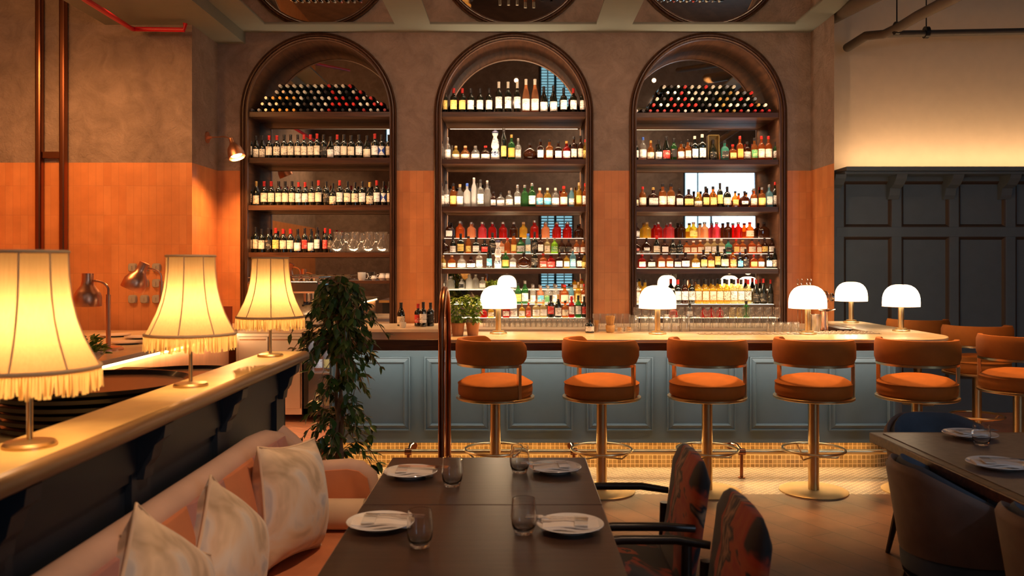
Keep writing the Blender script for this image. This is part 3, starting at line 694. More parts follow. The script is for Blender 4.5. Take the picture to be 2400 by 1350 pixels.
# ================================================================ GLASSWARE
def gl_mesh(kind):
    b=MB()
    if kind=='highball': b.lathe([(.030,0),(.034,.004),(.038,.135),(.036,.135),(.032,.010),(.0,.008)],20,cap=False); 
    elif kind=='highball_inverted': b.lathe([(.038,0),(.034,.128),(.030,.135),(0,.135)],20,cap=False); b.lathe([(.036,0),(.032,.12),(0,.12)],20,cap=False)
    elif kind=='tumbler_inverted': b.lathe([(.036,0),(.033,.075),(.028,.082),(0,.082)],18,cap=False); b.lathe([(.034,0),(.031,.07),(0,.07)],18,cap=False)
    elif kind=='wine_glass': b.lathe([(.034,0),(.030,.003),(.005,.008),(.0035,.02),(.0035,.085),(.012,.10),(.034,.125),(.039,.155),(.034,.20),(.033,.20),(.037,.155),(.03,.126),(0,.105)],20,cap=False)
    elif kind=='coupe_inverted': b.lathe([(.046,0),(.044,.02),(.03,.045),(.005,.06),(.004,.13),(.03,.138),(.033,.142),(0,.143)],20,cap=False)
    elif kind=='decanter': b.lathe([(.05,0),(.085,.012),(.102,.045),(.092,.08),(.060,.125),(.044,.17),(.048,.215),(.054,.228),(.052,.228),(.046,.214),(.042,.17),(.058,.124),(.09,.079),(.1,.045),(.08,.014),(0,.012)],28,cap=False)
    return b.mesh(kind,M_clear)
GLM={}
def glass(kind,x,y,z,label,group,cat='glass'):
    if kind not in GLM: GLM[kind]=gl_mesh(kind)
    o=link({'highball':'highball_glass','highball_inverted':'highball_glass','tumbler_inverted':'tumbler_glass','wine_glass':'wine_glass','coupe_inverted':'coupe_glass','decanter':'wine_decanter'}[kind],GLM[kind],None,(x,y,z))
    return tag(o,label,cat,group)
zz=VZ(592,YW)
for i,xq in enumerate([785,915,1030,1140]):
    glass('decanter',UX(560+xq/3.375,9.34),9.34,zz,'clear glass wine decanter, %s from left in the front row, left arch'%ORD[i],'glass decanters on the left arch fourth shelf','decanter')
for i,xq in enumerate([850,972,1085]):
    glass('decanter',UX(560+xq/3.375,9.5),9.52,zz,'clear glass wine decanter, %s from left in the back row, left arch'%ORD[i],'glass decanters on the left arch fourth shelf','decanter')
ZB=.92  # back counter height
for i in range(20):
    u=1140+i*12.2
    glass('tumbler_inverted',UX(u,8.62),8.62,ZB,'upturned small glass, %s from left in the front row, middle arch counter'%ORD[i],'upturned tumblers below the middle arch')
for i in range(18):
    u=1146+i*13
    glass('tumbler_inverted',UX(u,8.78),8.80,ZB,'upturned small glass, %s from left in the back row, middle arch counter'%ORD[i],'upturned tumblers below the middle arch')
for i in range(5):
    u=1398+i*17.5
    glass('highball',UX(u,8.6),8.6,ZB,'tall clear glass, %s from left between middle and right arches'%ORD[i],'tall glasses between the arches')
for i in range(17):
    u=1494+i*20.5
    glass('wine_glass',UX(u,8.6),8.62,ZB,'stemmed clear wine glass, %s from left under the right arch'%ORD[i],'wine glasses below the right arch')
for i in range(12):
    u=1600+i*19.5
    glass('highball_inverted',UX(u,8.45),8.46,ZB,'upturned highball, %s from left before the wine glasses'%ORD[i],'upturned highballs below the right arch')
ZM=1.0136
for i in range(6):
    u=1487+i*24
    if i==2: u-=4
    if i==3: u+=6
    glass('highball_inverted',UX(u,6.78),6.79,ZM,'upturned highball on main counter, %s from left beside the second dome lamp'%ORD[i],'upturned highballs beside the second dome lamp')
for r in range(2):
    for i in range(6):
        u=1806+i*19
        if abs(u-1892)<14: continue
        glass('tumbler_inverted',UX(u,6.70+r*.09),6.70+r*.09,ZM,'upturned tumbler by the third dome lamp, %s from left, %s row'%(ORD[i],['front','back'][r]),'upturned tumblers beside the third dome lamp')
# ================================================================ BACK COUNTER
E=empty('back_counter',(0,0,0),'long low back counter with pale stone top beneath the three arches','counter')
MB().box(-3.2,3.15,8.33,9.15,ZB-.04,ZB).build('worktop',M_marble,E,smooth=0,bevel=.004)
b=MB(); b.box(-1.3,3.1,8.37,9.14,.10,ZB-.04); b.build('cabinet_body',M_navy,E,smooth=0)
MB().box(-1.3,3.1,8.42,9.14,0,.10).build('plinth',M_black,E,smooth=0)
E=empty('steel_cabinet',(0,0,0),'brushed steel under-counter cabinet left of the drinks fridge','cabinet')
b=MB(); b.box(-2.745,-2.10,8.36,9.15,.08,ZB-.045); b.build('body',M_steel,E,smooth=0)
for i in range(2):
    x0=-2.72+i*.315
    d=MB().box(x0,x0+.295,8.335,8.358,.14,ZB-.075).build('cabinet_door',M_steel,E,smooth=0,bevel=.004)
    MB().box(x0+.02,x0+.275,8.322,8.334,ZB-.11,ZB-.095).build('handle',M_chrome,d,smooth=0)
E=empty('drinks_fridge',(0,0,0),'glass-fronted drinks fridge glowing under the back counter behind the plant','fridge')
b=MB(); x0,x1=-2.08,-1.34; z0,z1=.08,ZB-.05
b.box(x0,x0+.02,8.38,9.1,z0,z1); b.box(x1-.02,x1,8.38,9.1,z0,z1); b.box(x0,x1,9.08,9.1,z0,z1); b.box(x0,x1,8.38,9.1,z0,z0+.02); b.box(x0,x1,8.38,9.1,z1-.02,z1)
b.build('cabinet',M_steel,E,smooth=0)
b=MB(); b.box(x0,x1,8.35,8.38,z0,z0+.06); b.box(x0,x1,8.35,8.38,z1-.05,z1)
for xx in (x0,(x0+x1)/2-.02,x1-.04): b.box(xx,xx+.04,8.35,8.38,z0,z1)
d=b.build('door_frame',M_black,E,smooth=0)
MB().box(x0+.04,x1-.04,8.36,8.366,z0+.06,z1-.05).build('door_glass',M_clear,d,smooth=0)
MB().box(x0+.02,x1-.02,8.42,9.05,.47,.48).build('rack',M_steel,E,smooth=0)
MB().box(x0+.03,x1-.03,8.42,8.45,z1-.035,z1-.022).build('fridge_light',emat('cool_fridge_led',(.7,.82,1),22),E,smooth=0)
for zr,nm in ((.102,'bottom'),(.482,'upper')):
    for i in range(7):
        bottle(x0+.085+i*.095,8.62,zr,'r','ackyugp'[i],'WyrWwbW'[i],'k',.24,'chilled bottle in the drinks fridge, %s from left, %s rack'%(ORD[i],nm),'bottles in the drinks fridge')
# things on the back counter, left
for i,(u,sp,hh,Yy) in enumerate([(940,'gkwk',.24,8.75),(980,'bkrr',.235,8.72),(992,'bkWk',.25,8.66),(1009,'bkkk',.24,8.74)]):
    bottle(UX(u,Yy),Yy,ZB,*sp,hh,['dark wine bottle with cream label standing alone before tiles','wine bottle with red label and capsule on back counter','wine bottle with white label beside the red-labelled bottle','dark wine bottle nearest the middle arch on back counter'][i],'wine bottles on the back counter')
def cup(name,x,y,z,r,h,label,cat='cup',handle=True,m=M_white):
    b=MB().lathe([(r*.7,0),(r*.95,h*.3),(r,h),(r*.92,h),(r*.85,h*.3),(0,h*.12)],20)
    if name=='espresso_pot': pass
    o=b.build(name,m,None,(x,y,z)); tag(o,label,cat)
    if handle:
        hb=MB().tube([(r*.93,0,h*.8),(r*1.4,0,h*.85),(r*1.6,0,h*.5),(r*1.3,0,h*.2),(r*.85,0,h*.25)],r*.1,8); hb.build('handle',m,o)
    return o
cup('paper_cup',UX(944,8.5),8.5,ZB,.034,.055,'small white cup on back counter before the lone bottle',handle=False)
# shelf with white jugs, bottom of left arch
zc=VZ(658,YW)
b=MB(); b.box(UX(790,YW),ARCH[0][1]-TW,YW+.02,YW+.40,zc-.03,zc); b.build('shelf',M_wood,ARM[0],smooth=0)
cup('milk_jug',UX(848,9.36),9.36,zc,.046,.09,'tall white milk jug left of the sugar bowls','jug')
for u,lab in ((876,'small white sugar bowl with handle, nearest the milk jug'),(897,'round white teapot-like bowl on the short shelf'),(915,'white bowl cut off by the left arch trim')):
    r=.032 if u==876 else .048
    h=.055 if u==876 else .08
    b=MB().lathe([(r*.6,0),(r,h*.35),(r*.95,h*.6),(r*.7,h*.85),(r*.75,h),(r*.65,h),(r*.6,h*.85),(0,h*.2)],22)
    o=b.build('sugar_bowl',M_white,None,(UX(u,9.36) if u<910 else UX(912,9.36),9.36,zc)); tag(o,lab,'bowl')
    MB().tube([(-r*.9,0,h*.8),(-r*1.35,0,h*.75),(-r*1.4,0,h*.45),(-r*.95,0,h*.3)],r*.09,8).build('handle',M_white,o)
# espresso machine
E=empty('espresso_machine',(-2.33,8.82,ZB),'chrome espresso machine on the back counter below the left arch','coffee machine')
b=MB(); b.box(-.36,.36,-.12,.28,.10,.44); b.box(-.36,.36,-.30,.28,.34,.46); b.build('body',M_chrome,E,smooth=0,bevel=.02)
MB().box(-.36,.36,-.30,.28,.03,.10).build('drip_tray',M_steel,E,smooth=0,bevel=.006)
b=MB(); [b.cyl(.02,0,.03,(sx,sy,0)) for sx in(-.3,.3) for sy in(-.24,.22)]; b.build('feet',M_black,E)
for i in range(3):
    x=-.22+i*.22
    gh=MB().cyl(.034,.255,.34,(x,-.22,0)).build('group_head',M_chrome,E)
    MB().cyl(.036,.225,.256,(x,-.22,0)).tube([(x,-.24,.24),(x,-.38,.225)],.011,8).build('portafilter',M_black,gh)
for sx in(-.33,.33): MB().tube([(sx,-.30,.36),(sx,-.33,.30),(sx,-.34,.16)],.006,8).build('steam_wand',M_chrome,E)
MB().tube([(-.35,-.28,.50),(.35,-.28,.50),(.35,.26,.50),(-.35,.26,.50)],.006,8,closed=True).build('cup_rail',M_chrome,E)
for i in range(6):
    o=cup('espresso_cup',-2.60+i*.105,8.82,ZB+.46,.034,.05,'small cup on the espresso machine, %s from left'%ORD[i],m=M_steel); o['group']='cups on the espresso machine'
# ================================================================ MAIN BAR
E=empty('bar_counter',(0,0,0),'blue-grey panelled bar counter with pale marble top and brass foot rail','bar counter')
# top outline (marble part)
def arcp(cx,cy,r,a0,a1,n): return [(cx+r*math.cos(math.radians(a0+(a1-a0)*k/n)),cy+r*math.sin(math.radians(a0+(a1-a0)*k/n))) for k in range(n+1)]
outl=[(-.50,6.13)]+arcp(2.86,6.53,.40,-90,0,14)+[(3.26,8.10),(2.83,8.10),(2.83,6.84),(-.50,6.84)]
def inset_poly(d):
    return [(-.50,6.13+d)]+arcp(2.86,6.53,.40-d,-90,0,14)+[(3.26-d,8.10),(2.83,8.10),(2.83,6.84),(-.50,6.84)]
b=MB(); b.prism(outl,ZM-.028,ZM); b.build('marble_top',M_marble,E,smooth=40,bevel=.006)
b=MB(); b.prism(inset_poly(.02),ZM-.085,ZM-.028); b.box(-1.45,-.502,6.16,6.84,ZM-.085,ZM-.005); b.build('wooden_edge',M_wood,E,smooth=40,bevel=.004)
YF=6.44
b=MB(); body=[(-1.41,YF)]+arcp(2.75,YF+.25,.25,-90,0,10)+[(3.0,8.08),(2.9,8.08),(2.9,6.7),(-1.41,6.7)]
b.prism(body,.205,ZM-.085); b.build('panel_front',M_bluegrey,E,smooth=40)
b=MB(); kick=[(-1.38,YF+.09)]+arcp(2.7,YF+.34,.25,-90,0,10)+[(2.95,8.05),(2.88,8.05),(2.88,6.68),(-1.38,6.68)]
b.prism(kick,0,.205); b.build('mosaic_kick',M_mosaic,E,smooth=40)
def frame_ring(b,x0,x1,z0,z1,w0,y,h):
    # moulding: outer rect to inner rect, profile
    prof=[(0,0),(0,h),(w0*.18,h*1.1),(w0*.25,h*.55),(w0*.55,h*.75),(w0*.75,h*1.0),(w0*.9,h*.6),(w0,0)]
    rings=[[(x0+d,y-hh,z0+d),(x1-d,y-hh,z0+d),(x1-d,y-hh,z1-d),(x0+d,y-hh,z1-d)] for d,hh in prof]
    b.loft(rings,True,cap=False)
for (u0,u1) in [(778,962),(995,1148),(1187,1342),(1375,1530),(1563,1724),(1756,1910),(1942,2096)]:
    b=MB(); x0,x1=UX(u0,YF),UX(u1,YF); frame_ring(b,x0,x1,.297,.856,.055,YF+.001,.022)
    b.build('panel_moulding',M_bluegrey,E,smooth=20)
b=MB(); b.box(-1.41,2.75,YF-.012,YF,ZM-.12,ZM-.085); b.build('cornice_strip',M_bluegrey,E,smooth=0)
# foot rail
b=MB(); b.tube([(-1.42,6.2,.19)]+[(3.1,6.2,.19)],.018,14); b.build('foot_rail',M_brass,E)
for u in (760,957,1345,1738,2120):
    x=UX(u,6.2); b=MB(); b.cyl(.012,0,.175,(x,6.2,0)); b.cyl(.026,0,.006,(x,6.2,0)); b.cyl(.024,-.025,.025,(0,0,0),M=Matrix.Translation((x,6.2,.19))@Matrix.Rotation(PI/2,4,'Y'))
    b.tube([(x,6.2,.20),(x,6.32,.215),(x,YF+.09,.185)],.010); b.cyl(.028,-.006,0,M=Matrix.Translation((x,YF+.09,.165))@Matrix.Rotation(-PI/2,4,'X'))
    b.build('rail_bracket',M_dcopper,E)
areaX((.65,YF+.02,.199),(.65,YF-.10,0),4.1,.012,11,(1,.60,.25),'kick_light')
areaX((.65,YF+.04,.199),(.65,YF+.07,.05),4.1,.01,2.4,(1,.55,.18),'kick_light')
areaX((.8,6.22,.925),(.8,YF,.55),4.2,.02,10,(1,.90,.74),'under_counter_light')
# serving rail (copper hoop)
b=MB(); X=-.478; pts=[(X,5.45,0),(X,5.45,1.13)]+[(X,5.715-.265*math.cos(a*PI/14),1.13+.255*math.sin(a*PI/14)) for a in range(1,14)]+[(X,5.98,1.13),(X,5.98,0)]
b.tube(pts,.021,14); o=b.build('copper_hoop_rail',M_dcopper); tag(o,'tall dark copper hoop rail standing on the floor at the bar end','rail')
MB().cyl(.05,0,.012,(X,5.45,0)).cyl(.05,0,.012,(X,5.98,0)).build('floor_flange',M_dcopper,o)
# ---- dome lamps
def dome_lamp():
    E=empty('dome_lamp',(0,0,0),'x','lamp','dome lamps along the bar counter')
    b=MB(); b.lathe([(.068,0),(.068,.010),(.062,.014)],32); b.lathe([(.046,.014),(.046,.024),(.03,.028)],32); b.build('base',M_brass,E)
    b=MB(); b.lathe([(.022,.026),(.022,.198),(.030,.199),(.030,.206),(.012,.21)],24); b.build('stem',M_brass,E)
    pr=[(.142,0),(.1425,.035),(.1405,.07),(.134,.10),(.121,.128),(.101,.152),(.075,.168),(.045,.176),(.02,.177),(0,.177)]
    b=MB(); b.lathe([(r,z+.198) for r,z in pr],48,cap=False); b.lathe([(.0,.200),(.142,.198)],48,cap=False); sh=b.build('shade',M_dome,E)
    b=MB(); b.tube([(r*1.005,0,z+.198) for r,z in pr],.0014,6); b.tube([(-r*1.005,0,z+.198) for r,z in pr],.0014,6)
    fr=b.build('shade_seam',M_brass,sh); b=MB(); b.tube([(.143*math.cos(a*PI/24),.143*math.sin(a*PI/24),.198) for a in range(48)],.0022,6,closed=True); b.build('shade_rim',M_brass,sh)
    return E
L0=dome_lamp(); spots=[(1168,782,'first dome lamp from left, glowing beside the potted herbs'),(1541,783,'second dome lamp from left, glowing among upturned highballs'),(1893,783,'third dome lamp from left, in front of the bar spoons'),(2112,776,'dome lamp nearest the curved right end of the counter'),(1995,756,'dome lamp at the far back of the counter return')]
for i,(u,v,lab) in enumerate(spots):
    Y=F*(H-ZM)/(v-V0); o=L0 if i==0 else dup(L0)
    o.location=(UX(u,Y),Y,ZM); o['label']=lab; o.rotation_euler=(0,0,[-1.35,-1.3,2.6,-1.45,2.8][i])
    point((UX(u,Y),Y,ZM+.187),10,WARM,.03,'lamp_light')
    point((UX(u,Y)+.0,Y-.0,ZM+.45),0.6,WARM,.05,'lamp_glow')
# ---- bar stools
def stool():
    E=empty('bar_stool',(0,0,0),'x','stool','rust velvet bar stools')
    b=MB(); b.lathe([(.228,0),(.228,.006),(.222,.010),(.05,.014)],48); b.build('base_plate',M_sbrass,E)
    b=MB(); b.cyl(.036,.012,.64,seg=28); b.lathe([(.036,.55),(.0365,.551)],24); b.build('pole',M_brass,E)
    b=MB(); pts=[(.205*math.cos(a*2*PI/48),.205*math.sin(a*2*PI/48),.287) for a in range(48)]
    b.tube(pts,.0095,10,closed=True)
    fr=b.build('foot_ring',M_brass,E)
    for k in range(3):
        a=math.radians(20+120*k); c,s=math.cos(a),math.sin(a)
        MB().tube([(.034*c,.034*s,.235),(.15*c,.15*s,.235),(.203*c,.203*s,.283)],.006,8).build('ring_spoke',M_brass,fr)
    b=MB(); b.lathe([(.05,.632),(.262,.636),(.268,.640),(.268,.652),(.262,.656)],48); b.build('seat_ring',M_brass,E)
    pr=[(.235,.656),(.252,.668),(.256,.70),(.253,.735),(.250,.742),(.252,.746),(.244,.754),(.20,.780),(.12,.797),(0,.803)]
    b=MB(); b.lathe(pr,48,cap=False); b.add([(0,0,.656)],[]); st=b.build('seat',M_velvet,E,smooth=60)
    MB().tube([(.2545*math.cos(a*2*PI/48),.2545*math.sin(a*2*PI/48),.744) for a in range(48)],.0035,6,closed=True).build('seat_piping',M_velvet,st)
    # back band centred on -Y
    def band(r0,r1,z0,z1,half,rad,n=44,top=None):
        rings=[]
        for k in range(n+1):
            t=k/n; a=-PI/2-half+2*half*t
            e=min(t,1-t)*n
            sc=1 if e>=2.5 else (.62+.38*math.sin(PI/2*e/2.5))
            zc=(z0+z1)/2; hz=(z1-z0)/2
            m=12; ring=[]
            rc=(r0+r1)/2; hr=(r1-r0)/2
            for q in range(m):
                w=2*PI*q/m; cw,sw=math.cos(w),math.sin(w)
                n_=5; f=1/((abs(cw)**n_+abs(sw)**n_)**(1/n_))
                rr=rc+hr*f*cw*(.6+.4*sc); zz=zc+hz*f*sw*sc
                ring.append((rr*math.cos(a),rr*math.sin(a),zz))
            rings.append(ring)
        return rings
    b=MB(); b.loft(band(.218,.272,.885,1.045,math.radians(112),.02)); b.build('backrest',M_velvet,E,smooth=50)
    b=MB(); b.loft([[ (r*math.cos(a),r*math.sin(a),z) for r,z in ((.238,.868),(.262,.868),(.262,.884),(.238,.884))] for a in [-PI/2+math.radians(-99+198*k/40) for k in range(41)]]); b.build('back_rail',M_brass,E,smooth=30)
    for s in(-1,1):
        a=-PI/2+s*math.radians(99); c,sn=math.cos(a),math.sin(a)
        b=MB(); b.box(-.012,.012,-.012,.012,.64,.884,M=Matrix.Translation((.252*c,.252*sn,0))@Matrix.Rotation(a,4,'Z')); b.build('back_post',M_brass,E,smooth=0,bevel=.002)
    return E
S0=stool()
sts=[(-.143,5.84,-149,'first from left of the front bar stools, nearest the copper rail'),(.584,5.84,-138,'second from left of the front bar stools'),(1.306,5.84,-120,'middle of the five front bar stools'),(2.035,5.84,-125,'fourth from left of the front bar stools'),(2.742,5.84,-119,'rightmost of the five front bar stools'),
 (3.62,6.15,-118,'side bar stool nearest the camera, right of the counter corner'),(3.86,7.15,-100,'side bar stool in the middle, behind the nearest one'),(3.74,7.95,-105,'farthest side bar stool, next to the panelled wall')]
for i,(x,y,c,lab) in enumerate(sts):
    o=S0 if i==0 else dup(S0)
    o.location=(x,y,0); o.rotation_euler=(0,0,math.radians(c+90)); o['label']=lab if i else lab
# ---- items on bar
def herb(x,y,lab,n=260,hh=.19,m=M_basil):
    E=empty('potted_basil',(x,y,ZM),lab,'potted plant','potted basil on the bar')
    b=MB().lathe([(.040,0),(.050,.085),(.053,.088),(.053,.098),(.046,.098),(.044,.085),(0,.082)],24); b.build('pot',M_terra,E)
    b=MB()
    for k in range(9):
        a=random.uniform(0,6.28); r=random.uniform(.005,.03); b.tube([(r*math.cos(a),r*math.sin(a),.082),(r*1.8*math.cos(a),r*1.8*math.sin(a),.2)],.0018,5)
    b.build('stems',m,E)
    b=MB()
    for k in range(n):
        a=random.uniform(0,6.28); z=.10+hh*random.random()**.8; r=.062*math.sqrt(random.random())*(1.15-.5*abs((z-.19)/.12))
        leaf(b,(r*math.cos(a),r*math.sin(a),z),a+random.uniform(-.6,.6),random.uniform(-.9,.4),random.uniform(.025,.042),.62)
    b.build('leaves',m,E,smooth=60)
def leaf(b,p,az,tilt,L,wr=.45):
    w=L*wr/2
    M=Matrix.Translation(p)@Matrix.Rotation(az,4,'Z')@Matrix.Rotation(-tilt,4,'Y')@Matrix.Rotation(random.uniform(-.5,.5),4,'X')
    vs=[(0,0,0),(L*.3,w,.12*w+L*.02),(L*.65,w*.8,0),(L,0,-L*.1),(L*.65,-w*.8,0),(L*.3,-w,.12*w+L*.02),(L*.35,0,-L*.03),(L*.7,0,-L*.05)]
    b.add(vs,[(0,6,1),(1,6,7,2),(2,7,3),(0,5,6),(5,4,7,6),(4,3,7)],0,M)
herb(UX(1073,6.42),6.42,'potted basil in terracotta, left of the pair on the bar')
herb(UX(1108,6.45),6.45,'potted basil in terracotta, right of the pair, beside first lamp',n=280,hh=.20)
def jar(name,x,y,z,r,h,lab,cat='jar'):
    o=MB().lathe([(r,0),(r,h),(r*.93,h),(r*.93,.006),(0,.006)],20,cap=False).build(name,M_clear,None,(x,y,z)); tag(o,lab,cat); return o
def sticks(x,y,z,n,r,h,lab,m=M_wicker,th=.0022,name='straws'):
    b=MB()
    for k in range(n):
        a=random.uniform(0,6.28); q=r*.75*math.sqrt(random.random()); b.tube([(q*.7*math.cos(a),q*.7*math.sin(a),.008),(q*1.5*math.cos(a),q*1.5*math.sin(a),h*random.uniform(.93,1))],th,5)
    o=b.build(name,m,None,(x,y,z)); tag(o,lab,'straws'); o['kind']='stuff'; return o
x=UX(1430,6.72); cj=cup('straw_holder',x,6.72,ZM,.036,.06,'brown round holder full of paper straws on the bar','holder',False,M_wicker); sticks(x,6.72,ZM,70,.036,.135,'bunch of tan paper straws in the round brown holder')
x=UX(1397,6.74); jar('pick_glass',x,6.74,ZM,.024,.06,'small glass holding wooden picks left of the straws'); sticks(x,6.74,ZM,26,.022,.10,'wooden cocktail picks in the small glass',th=.0016,name='cocktail_picks')
x=UX(1382,6.70); bottle(x,6.70,ZM,'r','k','W','k',.11,'tiny dark dropper bottle with white label left of the picks','bitters')
x=UX(1400,8.55)
for i,(u,r) in enumerate([(1452,.036),(1474,.036)]):
    x=UX(u,6.66+.06*i); o=MB().lathe([(r*.8,0),(r,.03),(r*1.05,.04),(r*.95,.04),(r*.7,.006),(0,.006)],20,cap=False).build('garnish_dish',M_clear,None,(x,6.66+.06*i,ZM)); tag(o,'shallow glass garnish dish, %s one beside the straw holder'%['left','right'][i],'dish','garnish dishes')
    g=MB(); [g.box(-.02,.02,-.003,.003,0,.006,M=Matrix.Translation((0,0,.014+.004*k))@Matrix.Rotation(k*.9,4,'Z')) for k in range(7)]
    oo=g.build('dried_garnish',M_wicker,None,(x,6.66+.06*i,ZM)); tag(oo,'dried orange garnish in the %s glass dish'%['left','right'][i],'garnish'); oo['kind']='stuff'
# rubber mat: rings lattice
def mat_net(x0,x1,y0,y1,lab):
    b=MB(); nx=int((x1-x0)/.05); ny=int((y1-y0)/.05)
    for i in range(nx):
        for j in range(ny):
            cx=x0+(i+.5)*(x1-x0)/nx; cy=y0+(j+.5)*(y1-y0)/ny; b.tube([(cx+.019*math.cos(a*PI/4),cy+.017*math.sin(a*PI/4),ZM+.006) for a in range(8)],.0035,5,closed=True)
    b.box(x0,x1,y0,y1,ZM,ZM+.0015)
    o=b.build('bar_mat',mat('clear_rubber_mat' ,(.55,.48,.40),.2,coat=.5)); tag(o,lab,'mat'); return o
mat_net(1.40,2.18,6.52,6.66,'ringed rubber bar mat between second and third dome lamps')
mat_net(2.33,2.82,6.58,6.82,'ringed rubber bar mat right of the third dome lamp')
# copper juicer
E=empty('copper_juicer',(UX(1929,7.0),6.98,ZM-.0),'polished copper juicer behind the third dome lamp','juicer')
MB().lathe([(.035,0),(.035,.03),(.031,.04),(.031,.16),(.042,.17),(.042,.175),(.03,.18),(.03,.25),(.04,.255)],24).build('body',M_copper,E)
MB().lathe([(0,-.05),(.04,-.045),(.052,-.02),(.055,0),(.05,.02),(.03,.035),(0,.04)],24,M=Matrix.Translation((0.0,0,.27))@Matrix.Rotation(PI/2,4,'Y')).build('motor_head',M_copper,E)
MB().tube([(-.05,-.02,.165),(0,-.045,.16),(.06,-.02,.165),(.09,0,.17)],.006,8).build('clamp_lever',M_chrome,E)
MB().lathe([(.03,0),(.034,.004),(.034,.016),(.02,.02)],16,M=Matrix.Translation((.055,0,.27))@Matrix.Rotation(PI/2,4,'Y')).build('dial',M_chrome,E)
# spoons in holder
x=UX(1886,7.05); o=cup('spoon_holder',x,7.02-.25+.0,ZM,.045,.14,'steel cup of bar spoons behind the third dome lamp','holder',False,M_steel); o.location.y=6.79
for i,du in enumerate([-16,-7,6,14]):
    X=UX(1886+du,6.79); b=MB().tube([(X,6.79,ZM+.02),(X,6.79,VZ(668,6.79))],.002,6).tube([(X+.006*math.cos(a*PI/6),6.79,VZ(660,6.79)+.022*math.sin(a*PI/6)) for a in range(12)],.002,6,closed=True)
    oo=b.build('bar_spoon',M_chrome); tag(oo,'long twisted bar spoon in the steel cup, %s from left'%ORD[i],'spoon','bar spoons')
# coffee of the return: small tray with straws
o=MB().box(2.70,2.80,7.1,7.5,ZM-.03,ZM-.0).build('service_ledge',M_wood); tag(o,'narrow wooden service ledge inside the counter return','ledge'); 
# ================================================================ WAINSCOT, COVE, PIPES RIGHT
E=empty('wall_panelling',(0,0,0),'slate blue panelling with corbelled shelf on the right-hand wall','panelling')
X0=UX(1955,9.0); X1=XRW; zt=VZ(400,8.98)
b=MB(); b.box(X0,X1,8.965,9.0,0,zt); b.build('backboard',M_wainscot,E,smooth=0)
b=MB()
def sz(v): return VZ(v,8.94)
st=[(1955,1978),(2090,2113),(2225,2247),(2357,2380),(2490,2513),(2625,2648),(2760,2783)]
for u0,u1 in st: b.box(UX(u0,8.94),min(UX(u1,8.94),X1),8.935,8.97,0,zt)
b.box(X0,X1,8.93,8.97,sz(425),zt); b.box(X0,X1,8.93,8.97,sz(555),sz(532)); b.box(X0,X1,8.93,8.97,0,.35)
b.build('frame_rails',M_wainscot,E,smooth=0,bevel=.004)
b=MB()
pairs=[(st[i][1],st[i+1][0]) for i in range(len(st)-1)]
for u0,u1 in pairs:
    for z0,z1 in ((sz(532),sz(425)),(.35,sz(555))):
        x0,x1=UX(u0,8.94),UX(u1,8.94)
        rings=[[(x0+d,8.965-h,z0+d),(x1-d,8.965-h,z0+d),(x1-d,8.965-h,z1-d),(x0+d,8.965-h,z1-d)] for d,h in ((0,.026),(.012,.022),(.022,.008),(.03,.0))]
        b.loft(rings,True,cap=False)
b.build('panel_beading',mat('brown_beading',(.07,.045,.03),.5),E,smooth=20)
MB().box(X0,X1,8.66,9.0,VZ(400,8.66)+.0,VZ(390,8.66)).box(X0,X1,8.70,8.97,VZ(400,8.66)-.03,VZ(400,8.66)).build('shelf_ledge',M_wainscot,E,smooth=0,bevel=.006)
for u0 in (1950,2092,2224,2357,2489):
    xa=UX(u0,8.8)+.01; xb=xa+.11; zt2=VZ(400,8.66)-.03
    b=MB(); poly=[(8.965,zt2-.24),(8.93,zt2-.24),(8.90,zt2-.20),(8.88,zt2-.13),(8.80,zt2-.10),(8.74,zt2-.04),(8.72,zt2),(8.965,zt2)]
    n=len(poly); vs=[(xa,y,z) for y,z in poly]+[(xb,y,z) for y,z in poly]
    b.add(vs,[tuple(range(n)),tuple(range(2*n-1,n-1,-1))]+[(i,i+n,(i+1)%n+n,(i+1)%n) for i in range(n)]); b.build('corbel',M_wainscot,E,smooth=0)
zl=VZ(390,8.66)
areaX(((X0+X1)/2,8.76,zl+.03),((X0+X1)/2,8.99,zl+.35),X1-X0-.1,.04,16,(1,.66,.36),'cove_light')
areaX(((X0+X1)/2,8.60,zl+.3),((X0+X1)/2,9.0,zl+1.4),X1-X0-.4,.25,2.2,(1,.60,.32),'cove_light')
E=empty('service_pipes',(0,0,0),'grey service pipes hung below the ceiling over the cream wall','pipes')
def pp(l): return [P(u,v,y) for u,v,y in l]
MB().tube(pp([(1985,112,8.90),(2030,84,8.5),(2072,80,8.3),(2105,65,8.0),(2150,38,7.2),(2225,0,6.3),(2420,-110,4.6)]),[.045,.045,.042,.045,.045,.045,.045],12).build('sprinkler_branch',M_duct,E)
MB().tube(pp([(2072,80,8.3),(2180,78,8.7),(2420,73,8.7),(2700,70,8.7)]),.034,12).build('sprinkler_main',M_duct,E)
MB().tube(pp([(1955,38,8.9),(2040,-8,7.6),(2200,-90,6.0)]),.075,14).build('duct_pipe',M_duct,E)
for u,v,y in ((2102,66,8.0),(2171,76,8.65)): 
    p=P(u,v,y); MB().tube([p,(p.x,p.y,TOP)],.006,6).cyl(.06,-.02,.02,M=Matrix.Translation(p)@Matrix.Rotation(PI/2,4,'Y')).build('hanger_rod',M_black,E)
